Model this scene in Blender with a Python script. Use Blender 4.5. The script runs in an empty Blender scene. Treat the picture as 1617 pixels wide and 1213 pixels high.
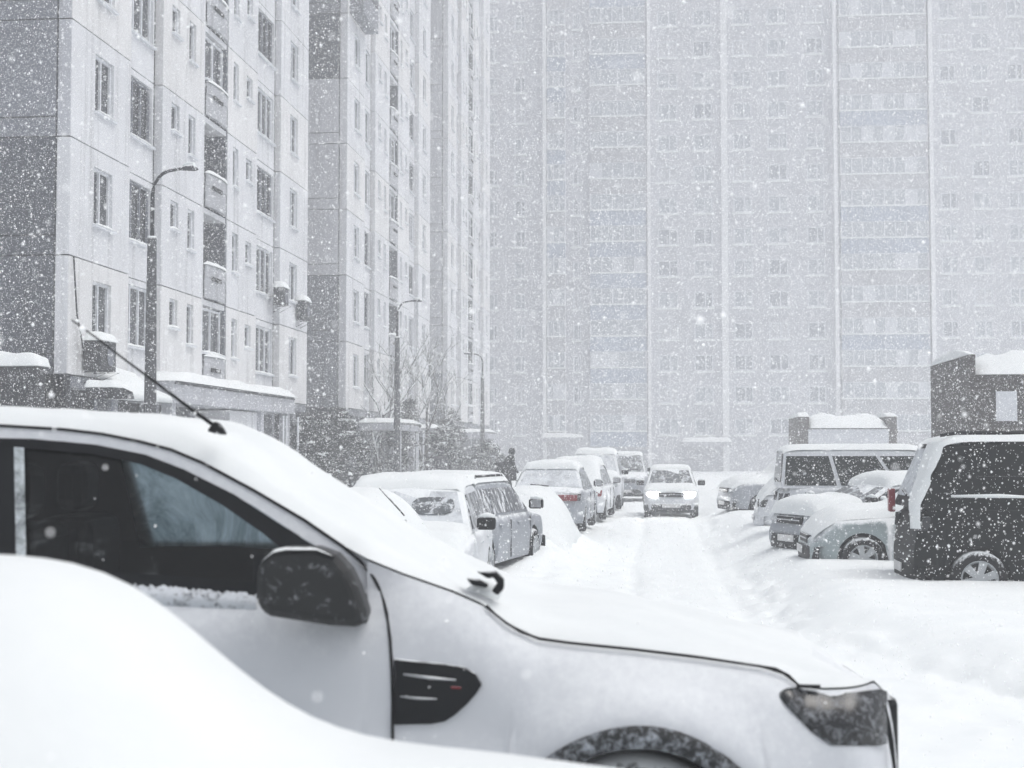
import bpy, bmesh, math, random
import numpy as np
from mathutils import Vector, Matrix
R = math.radians
PI = math.pi
random.seed(7)
rng = np.random.default_rng(11)
S = bpy.context.scene
COL = S.collection

# ------------------------------------------------------------------ camera
FPX = 2245.8
YAW = math.atan(231.5 / FPX)
PIT = math.atan(103.5 / FPX)
CH = 2.0
cd = bpy.data.cameras.new('camera')
cam = bpy.data.objects.new('camera', cd)
COL.objects.link(cam)
cam.location = (0, 0, CH)
cam.rotation_euler = (PI / 2 + PIT, 0, YAW)
cd.sensor_width = 36
cd.lens = FPX / 1617 * 36
cd.clip_start = 0.05
cd.clip_end = 900
cd.dof.use_dof = True
cd.dof.focus_distance = 26
cd.dof.aperture_fstop = 3.8
S.camera = cam

# ------------------------------------------------------------------ light
SUN_EL, SUN_AZ = R(64), R(105)     # azimuth measured from +Y towards +X
w = bpy.data.worlds.new('World')
S.world = w
w.use_nodes = True
nt = w.node_tree
nt.nodes.clear()
sky = nt.nodes.new('ShaderNodeTexSky')
sky.sky_type = 'NISHITA'
sky.sun_disc = False
sky.sun_elevation = SUN_EL
sky.sun_rotation = SUN_AZ
sky.dust_density = 4.0
hs = nt.nodes.new('ShaderNodeHueSaturation')
hs.inputs['Saturation'].default_value = 0.30
bg = nt.nodes.new('ShaderNodeBackground')
bg.inputs['Strength'].default_value = 0.15
wo = nt.nodes.new('ShaderNodeOutputWorld')
nt.links.new(sky.outputs[0], hs.inputs['Color'])
nt.links.new(hs.outputs[0], bg.inputs['Color'])
nt.links.new(bg.outputs[0], wo.inputs['Surface'])
sl = bpy.data.lights.new('sun', 'SUN')
sl.energy = 1.15
sl.angle = R(35)
sl.color = (1.0, 0.98, 0.95)
so = bpy.data.objects.new('sun', sl)
COL.objects.link(so)
so.rotation_euler = (PI / 2 - SUN_EL, 0, PI - SUN_AZ)
S.view_settings.view_transform = 'Standard'
S.view_settings.look = 'None'
S.view_settings.gamma = 1
S.view_settings.exposure = 0.01
S.cycles.use_denoising = True
S.cycles.max_bounces = 8
S.cycles.volume_bounces = 3
S.cycles.transparent_max_bounces = 12

# ------------------------------------------------------------------ helpers
def at(px, py, Y):
    """the point at distance Y down the street seen at this pixel of the 1617 px wide frame"""
    dx = (px - 808.5) / FPX
    dy = -(py - 606.5) / FPX
    fy = math.cos(PIT) - dy * math.sin(PIT)
    up = math.sin(PIT) + dy * math.cos(PIT)
    X = dx * math.cos(YAW) - fy * math.sin(YAW)
    k = Y / (dx * math.sin(YAW) + fy * math.cos(YAW))
    return Vector((X * k, Y, CH + up * k))

def tag(o, label=None, cat=None, group=None, kind=None):
    if label: o['label'] = label
    if cat: o['category'] = cat
    if group: o['group'] = group
    if kind: o['kind'] = kind
    return o

def empty(name, loc=(0, 0, 0), rz=0.0):
    o = bpy.data.objects.new(name, None)
    o.empty_display_size = 0.2
    COL.objects.link(o)
    o.location = loc
    o.rotation_euler = (0, 0, rz)
    return o

class MB:
    def __init__(s):
        s.v = []; s.f = []; s.m = []
    def add(s, vs, fs, m=0):
        b = len(s.v)
        s.v += [tuple(p) for p in vs]
        s.f += [tuple(b + i for i in f) for f in fs]
        s.m += [m] * len(fs)
        return s
    def box(s, a, b, m=0):
        x0, y0, z0 = a; x1, y1, z1 = b
        vs = [(x0, y0, z0), (x1, y0, z0), (x1, y1, z0), (x0, y1, z0), (x0, y0, z1), (x1, y0, z1), (x1, y1, z1), (x0, y1, z1)]
        return s.add(vs, [(0, 3, 2, 1), (4, 5, 6, 7), (0, 1, 5, 4), (1, 2, 6, 5), (2, 3, 7, 6), (3, 0, 4, 7)], m)
    def prism(s, pts, n, m=0):
        """polygon pts thickened by the vector n"""
        n = Vector(n); k = len(pts)
        a = [Vector(p) for p in pts]
        fs = [tuple(range(k)), tuple(reversed(range(k, 2 * k)))]
        fs += [(i, (i + 1) % k, k + (i + 1) % k, k + i)[::-1] for i in range(k)]
        return s.add(a + [p + n for p in a], fs, m)
    def tube(s, pts, rad, n=8, m=0, flat=1.0):
        pts = [Vector(p) for p in pts]
        rs = rad if hasattr(rad, '__len__') else [rad] * len(pts)
        vs = []; fs = []
        for i, p in enumerate(pts):
            t = (pts[min(i + 1, len(pts) - 1)] - pts[max(i - 1, 0)]).normalized()
            r = Vector((0, 0, 1)) if abs(t.z) < 0.9 else Vector((1, 0, 0))
            a = t.cross(r).normalized(); b = a.cross(t)
            for k in range(n):
                q = 2 * PI * k / n
                vs.append(p + a * math.cos(q) * rs[i] + b * math.sin(q) * rs[i] * flat)
        for i in range(len(pts) - 1):
            for k in range(n):
                fs.append((i * n + k, i * n + (k + 1) % n, (i + 1) * n + (k + 1) % n, (i + 1) * n + k))
        fs.append(tuple(reversed(range(n)))); fs.append(tuple(range((len(pts) - 1) * n, len(pts) * n)))
        return s.add(vs, fs, m)
    def lathe(s, prof, c, axis='y', n=28, m=0):
        vs = []; fs = []
        for (r, h) in prof:
            for k in range(n):
                q = 2 * PI * k / n
                if axis == 'y': vs.append((c[0] + r * math.cos(q), c[1] + h, c[2] + r * math.sin(q)))
                else: vs.append((c[0] + r * math.cos(q), c[1] + r * math.sin(q), c[2] + h))
        for i in range(len(prof) - 1):
            for k in range(n):
                fs.append((i * n + k, i * n + (k + 1) % n, (i + 1) * n + (k + 1) % n, (i + 1) * n + k))
        return s.add(vs, fs, m)
    def grid(s, P, m=0):
        """P: rows of points"""
        r = len(P); c = len(P[0])
        vs = [p for row in P for p in row]
        fs = [(i * c + j, i * c + j + 1, (i + 1) * c + j + 1, (i + 1) * c + j) for i in range(r - 1) for j in range(c - 1)]
        return s.add(vs, fs, m)
    def mesh(s, name, mats, off=(0, 0, 0), smooth=False):
        me = bpy.data.meshes.new(name)
        ox, oy, oz = off
        me.from_pydata([(x - ox, y - oy, z - oz) for x, y, z in s.v], [], s.f)
        mats = mats if isinstance(mats, (list, tuple)) else [mats]
        for m in mats: me.materials.append(m)
        if len(mats) > 1: me.polygons.foreach_set('material_index', s.m)
        if smooth: me.polygons.foreach_set('use_smooth', [True] * len(me.polygons))
        me.update()
        return me
    def build(s, name, mats, parent=None, off=(0, 0, 0), smooth=False, bevel=0, seg=2, sub=0, fix=True):
        me = s.mesh(name, mats, off, smooth)
        if fix:
            bm = bmesh.new(); bm.from_mesh(me)
            bmesh.ops.recalc_face_normals(bm, faces=bm.faces)
            bm.to_mesh(me); bm.free()
        return put(name, me, parent, bevel=bevel, seg=seg, sub=sub)

def put(name, me, parent=None, loc=(0, 0, 0), rz=0, bevel=0, seg=2, sub=0):
    o = bpy.data.objects.new(name, me)
    COL.objects.link(o)
    o.location = loc
    o.rotation_euler = (0, 0, rz)
    if parent: o.parent = parent
    if bevel:
        b = o.modifiers.new('bevel', 'BEVEL'); b.width = bevel; b.segments = seg; b.limit_method = 'ANGLE'; b.angle_limit = R(35)
    if sub:
        b = o.modifiers.new('sub', 'SUBSURF'); b.levels = sub; b.render_levels = sub
    return o

# value noise, vectorised
def _h(ix, iy, sd):
    q = (ix.astype(np.int64) * 374761393 + iy.astype(np.int64) * 668265263 + sd * 974711) & 0x7fffffff
    q = ((q ^ (q >> 13)) * 1274126177) & 0x7fffffff
    return ((q ^ (q >> 16)) & 0xffff) / 65535.0
def vn(x, y, sd=0):
    x = np.asarray(x, float); y = np.asarray(y, float)
    ix = np.floor(x); iy = np.floor(y); fx = x - ix; fy = y - iy
    fx = fx * fx * (3 - 2 * fx); fy = fy * fy * (3 - 2 * fy)
    a = _h(ix, iy, sd); b = _h(ix + 1, iy, sd); c = _h(ix, iy + 1, sd); d = _h(ix + 1, iy + 1, sd)
    return (a + (b - a) * fx) * (1 - fy) + (c + (d - c) * fx) * fy - 0.5
def fbm(x, y, sd=0, o=4):
    r = 0; a = 1.0
    for k in range(o):
        r = r + a * vn(np.asarray(x) * 2 ** k, np.asarray(y) * 2 ** k, sd + k); a *= 0.5
    return r
def sstep(a, b, x):
    t = np.clip((np.asarray(x, float) - a) / (b - a), 0, 1)
    return t * t * (3 - 2 * t)

# ------------------------------------------------------------------ materials
def nodes(name):
    m = bpy.data.materials.new(name); m.use_nodes = True
    n = m.node_tree.nodes; l = m.node_tree.links
    return m, n, l, n['Principled BSDF'], n['Material Output']
def noise(n, l, scale, detail=4, rough=0.6, vec=None, coord='Object', dist=0.0):
    t = n.new('ShaderNodeTexNoise')
    t.inputs['Scale'].default_value = scale; t.inputs['Detail'].default_value = detail
    t.inputs['Roughness'].default_value = rough; t.inputs['Distortion'].default_value = dist
    if vec is None:
        c = n.new('ShaderNodeTexCoord'); vec = c.outputs[coord]
    l.new(vec, t.inputs['Vector'])
    return t.outputs['Fac']
def ramp(n, l, fac, stops):
    r = n.new('ShaderNodeValToRGB')
    e = r.color_ramp.elements
    e[0].position, e[1].position = stops[0][0], stops[-1][0]
    e[0].color = (*stops[0][1], 1); e[1].color = (*stops[-1][1], 1)
    for p, c in stops[1:-1]:
        q = e.new(p); q.color = (*c, 1)
    l.new(fac, r.inputs[0])
    return r.outputs[0]
def mapping(n, l, scale, coord='Object'):
    c = n.new('ShaderNodeTexCoord'); m = n.new('ShaderNodeMapping')
    m.inputs['Scale'].default_value = scale
    l.new(c.outputs[coord], m.inputs['Vector'])
    return m.outputs[0]
def bump(n, l, h, b, strength, dist=0.02):
    k = n.new('ShaderNodeBump'); k.inputs['Strength'].default_value = strength; k.inputs['Distance'].default_value = dist
    l.new(h, k.inputs['Height']); l.new(k.outputs[0], b.inputs['Normal'])
def g3(v, t=(0, 0, 0)): return (v + t[0], v + t[1], v + t[2])

SNOW_C = (0.80, 0.825, 0.84)
def snow_mat(name='snow', sc=3.0, st=0.35, dist=0.03, k=1.0):
    m, n, l, b, o = nodes(name)
    f = noise(n, l, sc, 6, 0.65)
    c = ramp(n, l, f, [(0.3, (0.745 * k, 0.775 * k, 0.785 * k)), (0.7, (0.80 * k, 0.825 * k, 0.83 * k))])
    l.new(c, b.inputs['Base Color'])
    b.inputs['Roughness'].default_value = 0.8
    b.inputs['Specular IOR Level'].default_value = 0.15
    bump(n, l, f, b, st, dist)
    return m
SNOW = snow_mat()
SNOW_SOFT = snow_mat('soft_snow', 2.4, 0.22, 0.03, 0.97)
GSNOW = snow_mat('ground_snow', 2.2, 0.22, 0.04, 1.07)

def plain(name, col, rough=0.6, metal=0.0, var=0.15, sc=3.0, dust=None, spec=0.4, fine=None):
    """surface with tone variation; dust = (threshold, softness): snow clinging where faces look up and in noisy patches"""
    m, n, l, b, o = nodes(name)
    f = noise(n, l, sc, 5, 0.65)
    lo = tuple(c * (1 - var) for c in col); hi = tuple(min(1, c * (1 + var)) for c in col)
    c = ramp(n, l, f, [(0.3, lo), (0.7, hi)])
    b.inputs['Roughness'].default_value = rough; b.inputs['Metallic'].default_value = metal
    b.inputs['Specular IOR Level'].default_value = spec
    if dust:
        g = n.new('ShaderNodeNewGeometry'); sx = n.new('ShaderNodeSeparateXYZ'); l.new(g.outputs['Normal'], sx.inputs[0])
        f2 = noise(n, l, fine or 9.0, 7, 0.75)
        a = n.new('ShaderNodeMath'); a.operation = 'MULTIPLY_ADD'; l.new(f2, a.inputs[0]); a.inputs[1].default_value = 1.6
        l.new(sx.outputs['Z'], a.inputs[2])
        mr = n.new('ShaderNodeMapRange'); l.new(a.outputs[0], mr.inputs['Value'])
        mr.inputs['From Min'].default_value = dust[0]; mr.inputs['From Max'].default_value = dust[0] + dust[1]
        mx = n.new('ShaderNodeMix'); mx.data_type = 'RGBA'
        l.new(mr.outputs[0], mx.inputs[0]); l.new(c, mx.inputs[6]); mx.inputs[7].default_value = (*SNOW_C, 1)
        c = mx.outputs[2]
        r2 = n.new('ShaderNodeMapRange'); l.new(mr.outputs[0], r2.inputs['Value'])
        r2.inputs['To Min'].default_value = rough; r2.inputs['To Max'].default_value = 0.85
        l.new(r2.outputs[0], b.inputs['Roughness'])
    l.new(c, b.inputs['Base Color'])
    bump(n, l, f, b, 0.15, 0.01)
    return m

def glass_mat(name, col=(0.012, 0.016, 0.018), lo=0.6, hi=0.68, sc=(6, 6, 6), snowc=(0.55, 0.58, 0.61), rough=0.08):
    """dark pane with snow stuck to it in patches"""
    m, n, l, b, o = nodes(name)
    v = mapping(n, l, sc)
    f = noise(n, l, 1.0, 8, 0.72, vec=v, dist=0.4)
    mr = n.new('ShaderNodeMapRange'); l.new(f, mr.inputs['Value'])
    mr.inputs['From Min'].default_value = lo; mr.inputs['From Max'].default_value = hi
    mx = n.new('ShaderNodeMix'); mx.data_type = 'RGBA'
    l.new(mr.outputs[0], mx.inputs[0]); mx.inputs[6].default_value = (*col, 1); mx.inputs[7].default_value = (*snowc, 1)
    l.new(mx.outputs[2], b.inputs['Base Color'])
    r2 = n.new('ShaderNodeMapRange'); l.new(mr.outputs[0], r2.inputs['Value'])
    r2.inputs['To Min'].default_value = rough; r2.inputs['To Max'].default_value = 0.85
    l.new(r2.outputs[0], b.inputs['Roughness'])
    return m

def wall_mat(name, col, var=0.12, stain=0.25, sc=1.0, fleck=None, fs=13):
    """painted concrete with vertical water streaks, blotches and pebble grain"""
    m, n, l, b, o = nodes(name)
    f = noise(n, l, 0.35 * sc, 5, 0.6)
    c = ramp(n, l, f, [(0.3, tuple(x * (1 - var) for x in col)), (0.7, tuple(min(1, x * (1 + var)) for x in col))])
    st = noise(n, l, 1.0, 5, 0.7, vec=mapping(n, l, (2.6, 2.6, 0.16)))
    sr = ramp(n, l, st, [(0.52, (1, 1, 1)), (0.72, g3(1 - stain))])
    gr = noise(n, l, 22, 3, 0.7)
    gg = ramp(n, l, gr, [(0.3, g3(0.86)), (0.7, g3(1.0))])
    for q in (sr, gg):
        mx = n.new('ShaderNodeMix'); mx.data_type = 'RGBA'; mx.blend_type = 'MULTIPLY'; mx.inputs[0].default_value = 1
        l.new(c, mx.inputs[6]); l.new(q, mx.inputs[7]); c = mx.outputs[2]
    if fleck:       # wind-blown snow stuck to the rough face
        f3 = noise(n, l, fs, 6, 0.85)
        mr = n.new('ShaderNodeMapRange'); l.new(f3, mr.inputs['Value']); mr.inputs['From Min'].default_value = fleck; mr.inputs['From Max'].default_value = fleck + .05
        mx = n.new('ShaderNodeMix'); mx.data_type = 'RGBA'; l.new(mr.outputs[0], mx.inputs[0]); l.new(c, mx.inputs[6]); mx.inputs[7].default_value = (.55, .57, .61, 1); c = mx.outputs[2]
    l.new(c, b.inputs['Base Color'])
    b.inputs['Roughness'].default_value = 0.9
    bump(n, l, gr, b, 0.3, 0.01)
    return m

def brick_mat(name, c1, c2, mortar, snow=0.60):
    m, n, l, b, o = nodes(name)
    c = n.new('ShaderNodeTexCoord'); sx = n.new('ShaderNodeSeparateXYZ'); l.new(c.outputs['Object'], sx.inputs[0])
    ad = n.new('ShaderNodeMath'); ad.operation = 'ADD'; l.new(sx.outputs['X'], ad.inputs[0]); l.new(sx.outputs['Y'], ad.inputs[1])
    cb = n.new('ShaderNodeCombineXYZ'); l.new(ad.outputs[0], cb.inputs['X']); l.new(sx.outputs['Z'], cb.inputs['Y'])
    t = n.new('ShaderNodeTexBrick'); l.new(cb.outputs[0], t.inputs['Vector'])
    t.inputs['Scale'].default_value = 1.0; t.inputs['Brick Width'].default_value = 0.26; t.inputs['Row Height'].default_value = 0.085
    t.inputs['Mortar Size'].default_value = 0.008
    t.inputs['Color1'].default_value = (*c1, 1); t.inputs['Color2'].default_value = (*c2, 1); t.inputs['Mortar'].default_value = (*mortar, 1)
    f = noise(n, l, 7, 8, 0.8)
    mr = n.new('ShaderNodeMapRange'); l.new(f, mr.inputs['Value']); mr.inputs['From Min'].default_value = snow; mr.inputs['From Max'].default_value = snow + 0.06
    mx = n.new('ShaderNodeMix'); mx.data_type = 'RGBA'; l.new(mr.outputs[0], mx.inputs[0]); l.new(t.outputs[0], mx.inputs[6]); mx.inputs[7].default_value = (0.6, 0.62, 0.65, 1)
    l.new(mx.outputs[2], b.inputs['Base Color']); b.inputs['Roughness'].default_value = 0.9
    return m

PANEL = wall_mat('panel_paint', (0.68, 0.69, 0.72), 0.10, 0.38)
PANEL2 = wall_mat('panel_paint_warm', (0.72, 0.72, 0.73), 0.09, 0.30)
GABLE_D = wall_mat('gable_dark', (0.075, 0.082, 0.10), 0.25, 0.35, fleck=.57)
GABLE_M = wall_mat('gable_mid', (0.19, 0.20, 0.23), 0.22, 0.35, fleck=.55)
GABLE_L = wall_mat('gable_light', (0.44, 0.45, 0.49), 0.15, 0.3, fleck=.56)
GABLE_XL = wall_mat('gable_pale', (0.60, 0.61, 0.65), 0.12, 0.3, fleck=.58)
CORE = plain('joint_recess_dark', (0.05, 0.052, 0.06), 0.9)
BASE_D = plain('shopfront_dark', (0.035, 0.037, 0.042), 0.8, sc=5, dust=(1.35, 0.15), fine=6)
FRAME = plain('window_frame', (0.66, 0.68, 0.72), 0.5)
FRAME_D = plain('dark_frame', (0.16, 0.17, 0.2), 0.6)
GLASS_W = glass_mat('house_glass', (0.03, 0.034, 0.04), 0.68, 0.76, (3, 3, 1.5))
GLASS_D = glass_mat('loggia_glass', (0.015, 0.017, 0.022), 0.66, 0.72, (5, 5, 5), rough=0.2)
BALC = wall_mat('balcony_paint', (0.42, 0.43, 0.46), 0.1, 0.3)
METAL_D = plain('dark_metal', (0.045, 0.047, 0.052), 0.5, 0.3, dust=(1.5, 0.2))
CONC = plain('lamp_concrete', (0.07, 0.073, 0.08), 0.85, sc=12, dust=(0.98, 0.5), fine=14)
FAR_W = wall_mat('tower_wall', (0.54, 0.55, 0.59), 0.10, 0.12, fleck=.60, fs=5)  # tower tones paler and flatter, part of the haze put into the colour
FAR_P = wall_mat('tower_parapet', (0.36, 0.41, 0.50), 0.15, 0.2, fleck=.58, fs=5)
FAR_P2 = wall_mat('tower_parapet_grey', (0.45, 0.455, 0.485), 0.15, 0.2, fleck=.58, fs=5)
FAR_S = wall_mat('tower_strip', (0.82, 0.83, 0.85), 0.05, 0.1)
FAR_G = glass_mat('tower_glass', (0.38, 0.41, 0.45), 0.55, 0.62, (1.5, 1.5, 1), rough=.3)  # pale panes carry the haze fade in their colour too
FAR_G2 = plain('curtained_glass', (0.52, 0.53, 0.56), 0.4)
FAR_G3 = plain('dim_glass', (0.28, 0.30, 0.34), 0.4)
BRICK = brick_mat('brick_dark', (0.035, 0.03, 0.03), (0.05, 0.042, 0.04), (0.07, 0.068, 0.068))
BRICK2 = brick_mat('brick_mid', (0.10, 0.09, 0.09), (0.13, 0.115, 0.11), (0.15, 0.15, 0.15), 0.58)
WHITEP = plain('white_panel', (0.62, 0.64, 0.68), 0.7, var=0.05)
RUBBER = plain('rubber', (0.018, 0.018, 0.02), 0.85, dust=(1.15, 0.3), fine=25)
PLASTIC = plain('black_plastic', (0.013, 0.014, 0.016), 0.45, dust=(1.55, 0.3), fine=18)
BLACKV = plain('black_plain', (0.012, 0.012, 0.014), 0.7)
CHROME = plain('bright_metal', (0.45, 0.46, 0.48), 0.35, 0.7, dust=(1.3, 0.3))
RIM = plain('alloy_rim', (0.42, 0.44, 0.46), 0.4, 0.5, dust=(1.2, 0.3), fine=20)
CARGLASS = glass_mat('car_glass', (0.010, 0.014, 0.014), 0.60, 0.70, (9, 9, 9))
CARGLASS_F = glass_mat('car_glass_frosted', (0.36, 0.38, 0.41), 0.35, 0.55, (4, 4, 4), (0.62, 0.65, 0.68), 0.5)
CARGLASS_S = glass_mat('car_glass_streaked', (0.06, 0.065, 0.075), 0.50, 0.56, (9, 9, 1.6), (0.68, 0.70, 0.73), 0.3)
CARGLASS_H = glass_mat('car_glass_half', (0.10, 0.11, 0.12), 0.50, 0.60, (7, 7, 7), (0.6, 0.63, 0.66), 0.3)
RED = plain('red_lens', (0.20, 0.012, 0.02), 0.3, dust=(1.45, 0.2), fine=20)
LENS = plain('lamp_lens', (0.35, 0.37, 0.4), 0.25, dust=(1.2, 0.3), fine=20)
PLATE = plain('plate_white', (0.6, 0.6, 0.6), 0.5, dust=(1.2, 0.2), fine=30)
BARK = plain('bark', (0.05, 0.045, 0.045), 0.9, dust=(1.0, 0.3), fine=10)
NEEDLE = plain('needles', (0.014, 0.020, 0.019), 0.8, dust=(1.6, 0.25), fine=8)
COAT = plain('dark_cloth', (0.014, 0.015, 0.018), 0.9)
COAT2 = plain('grey_cloth', (0.05, 0.05, 0.06), 0.9)
def paint(name, col, dust=(1.15, 0.35), fine=7, rough=0.4, metal=0.2):
    return plain(name, col, rough, metal, 0.08, 2.0, dust, 0.5, fine)
P_WHITE = paint('paint_white', (0.62, 0.64, 0.67))
P_SILVER = paint('paint_silver', (0.30, 0.32, 0.355), (1.15, 0.5), 5)
P_TEAL = paint('paint_teal', (0.32, 0.375, 0.39), (0.95, 0.4), 7)
P_BLACK = paint('paint_black', (0.008, 0.010, 0.011), (1.75, 0.12), 16, 0.5, 0.0)
P_BLACK.node_tree.nodes['Principled BSDF'].inputs['Specular IOR Level'].default_value = 0.12
P_DARK = paint('paint_dark', (0.03, 0.033, 0.038), (1.2, 0.3), 9)
P_PICK = plain('paint_pickup', (0.60, 0.62, 0.655), 0.5, 0.1, 0.03, 1.0, (0.95, 0.95), 0.4, 26)

for mm in (RUBBER, PLASTIC, BLACKV, METAL_D, BASE_D, COAT):
    mm.node_tree.nodes['Principled BSDF'].inputs['Specular IOR Level'].default_value = 0.14
for mm in (CARGLASS, GLASS_D):
    mm.node_tree.nodes['Principled BSDF'].inputs['Specular IOR Level'].default_value = 0.3
m, n, l, b, o = nodes('lit_headlamp')
b.inputs['Emission Color'].default_value = (1, 0.98, 0.94, 1); b.inputs['Emission Strength'].default_value = 30
b.inputs['Base Color'].default_value = (0.8, 0.8, 0.8, 1)
LIT = m

# thin automotive glass you can see the cab through
m, n, l, b, o = nodes('cab_glass')
tr = n.new('ShaderNodeBsdfTransparent'); tr.inputs[0].default_value = (0.60, 0.65, 0.67, 1)
gl = n.new('ShaderNodeBsdfGlossy'); gl.inputs['Roughness'].default_value = 0.06
fr = n.new('ShaderNodeFresnel'); fr.inputs[0].default_value = 1.45
ms = n.new('ShaderNodeMixShader'); l.new(fr.outputs[0], ms.inputs[0]); l.new(tr.outputs[0], ms.inputs[1]); l.new(gl.outputs[0], ms.inputs[2])
f = noise(n, l, 3.2, 9, 0.78, dist=0.5)
mr = n.new('ShaderNodeMapRange'); l.new(f, mr.inputs['Value']); mr.inputs['From Min'].default_value = 0.56; mr.inputs['From Max'].default_value = 0.85
mr.inputs['To Max'].default_value = 0.75
df = n.new('ShaderNodeBsdfDiffuse'); df.inputs[0].default_value = (0.6, 0.65, 0.67, 1)
m2 = n.new('ShaderNodeMixShader'); l.new(mr.outputs[0], m2.inputs[0]); l.new(ms.outputs[0], m2.inputs[1]); l.new(df.outputs[0], m2.inputs[2])
l.new(m2.outputs[0], o.inputs['Surface'])
CABGLASS = m
m, n, l, b, o = nodes('snowed_glass')
tl = n.new('ShaderNodeBsdfTranslucent')
f = noise(n, l, 3.4, 8, 0.75, dist=1.2)
l.new(ramp(n, l, f, [(0.3, (0.06, 0.095, 0.11)), (0.64, (0.40, 0.48, 0.52))]), tl.inputs[0])
l.new(tl.outputs[0], o.inputs['Surface'])
FARGLASS = m
FROST = glass_mat('frost_strip', (0.05, 0.06, 0.06), 0.35, 0.6, (14, 14, 14), (0.55, 0.6, 0.63))
CLUMP = glass_mat('belt_snow', (0.10, 0.105, 0.12), 0.36, 0.50, (26, 26, 34), (0.56, 0.59, 0.63))

# ------------------------------------------------------------------ ground
def ground_z(x, y):
    x = np.asarray(x, float); y = np.asarray(y, float)
    # middle of the driven lane bends a little to the right near the camera
    re = 1.25 + 1.6 * (1 - sstep(9.5, 15.5, y)) + 2.5 * (1 - sstep(5, 10.5, y))
    le = -1.65 - 0.0 * y
    lane = 0.02 + 0.0 * x
    base = 0.16 * (1 - sstep(9, 24, y))
    right = sstep(0, 0.95, x - re) * (0.20 + 0.11 * sstep(12, 17, y) * (1 - sstep(32, 46, y))) + 0.06 * sstep(0, .25, x - re)
    left = sstep(0, 1.0, le - x) * 0.20 + 0.05 * sstep(0, .25, le - x)
    far = 1 - 0.75 * sstep(44, 75, y)
    z = base + (right + left) * far + lane
    edge = np.exp(-((x - re - 0.1) / 0.30) ** 2) + np.exp(-((x - le + 0.1) / 0.30) ** 2)
    lump = np.clip(fbm(x * 3.1, y * 2.2, 5, 4), -0.6, 1) * 0.11 * edge * (1 - sstep(60, 90, y))
    lump += np.clip(vn(x * 7.5, y * 6.0, 31) - 0.1, 0, 1) * 0.16 * edge * (1 - sstep(35, 60, y))
    inlane = sstep(-1.7, -1.2, x) * (1 - sstep(-0.3, 0.3, x - re))
    for rx in (-0.42, 0.98):
        z = z - 0.05 * np.exp(-((x - rx - 0.12 * vn(y * 0.15, 3.3 + rx, 4)) / 0.13) ** 2) * (1 - sstep(60, 80, y)) * sstep(8, 12, y)
    z = z + lump + 0.06 * fbm(x * 0.35, y * 0.3, 1, 3) + 0.018 * fbm(x * 1.7, y * 1.4, 9, 3)
    z = z + inlane * 0.035 * fbm(x * 5, y * 2.0, 19, 3)
    z = z + 0.32 * np.exp(-((x + 1.75) / .55) ** 2) * sstep(19, 23, y) * (1 - sstep(28, 31, y))
    return z
def gz(x, y): return float(ground_z(np.array([x]), np.array([y]))[0])

def axis(segs):
    r = []
    for a, b_, st in segs:
        r += list(np.arange(a, b_, st))
    r.append(segs[-1][1])
    return np.array(r)
gx = axis([(-220, -40, 15), (-40, -14, 1.0), (-14, -4, 0.25), (-4, 5, 0.07), (5, 14, 0.2), (14, 40, 1.0), (40, 220, 15)])
gy = axis([(-60, -6, 4), (-6, 3, 0.5), (3, 9, 0.15), (9, 26, 0.09), (26, 45, 0.2), (45, 80, 0.5), (80, 140, 2), (140, 340, 20)])
GX, GY = np.meshgrid(gx, gy)
GZ = ground_z(GX, GY)
me = bpy.data.meshes.new('snowy_ground')
nv = GX.size; nr, nc = GX.shape
me.vertices.add(nv)
me.vertices.foreach_set('co', np.stack([GX, GY, GZ], -1).reshape(-1).astype(np.float32))
I = (np.arange(nr - 1)[:, None] * nc + np.arange(nc - 1)[None, :])
Q = np.stack([I, I + 1, I + nc + 1, I + nc], -1).reshape(-1, 4)
me.loops.add(Q.size); me.loops.foreach_set('vertex_index', Q.reshape(-1).astype(np.int32))
me.polygons.add(len(Q)); me.polygons.foreach_set('loop_start', (np.arange(len(Q)) * 4).astype(np.int32))
me.polygons.foreach_set('use_smooth', np.ones(len(Q), bool))
me.materials.append(GSNOW); me.update(calc_edges=True); me.validate()
tag(put('ground', me), kind='structure')

# ------------------------------------------------------------------ panel buildings on the left
FL0, FH = 3.78, 2.84          # first floor line, storey height

class Fr:
    """facade frame: a along the wall, o outwards, z up"""
    def __init__(s, org, d, n):
        s.o = Vector(org); s.d = Vector(d); s.n = Vector(n)
    def p(s, a, o, z): return s.o + s.d * a + s.n * o + Vector((0, 0, z))

def fbox(mb, F, a0, a1, o0, o1, z0, z1, m=0):
    c = [F.p(a, o, z) for a in (a0, a1) for o in (o0, o1) for z in (z0, z1)]
    return mb.add(c, [(0, 1, 3, 2), (4, 6, 7, 5), (0, 4, 5, 1), (2, 3, 7, 6), (0, 2, 6, 4), (1, 5, 7, 3)], m)

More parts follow.
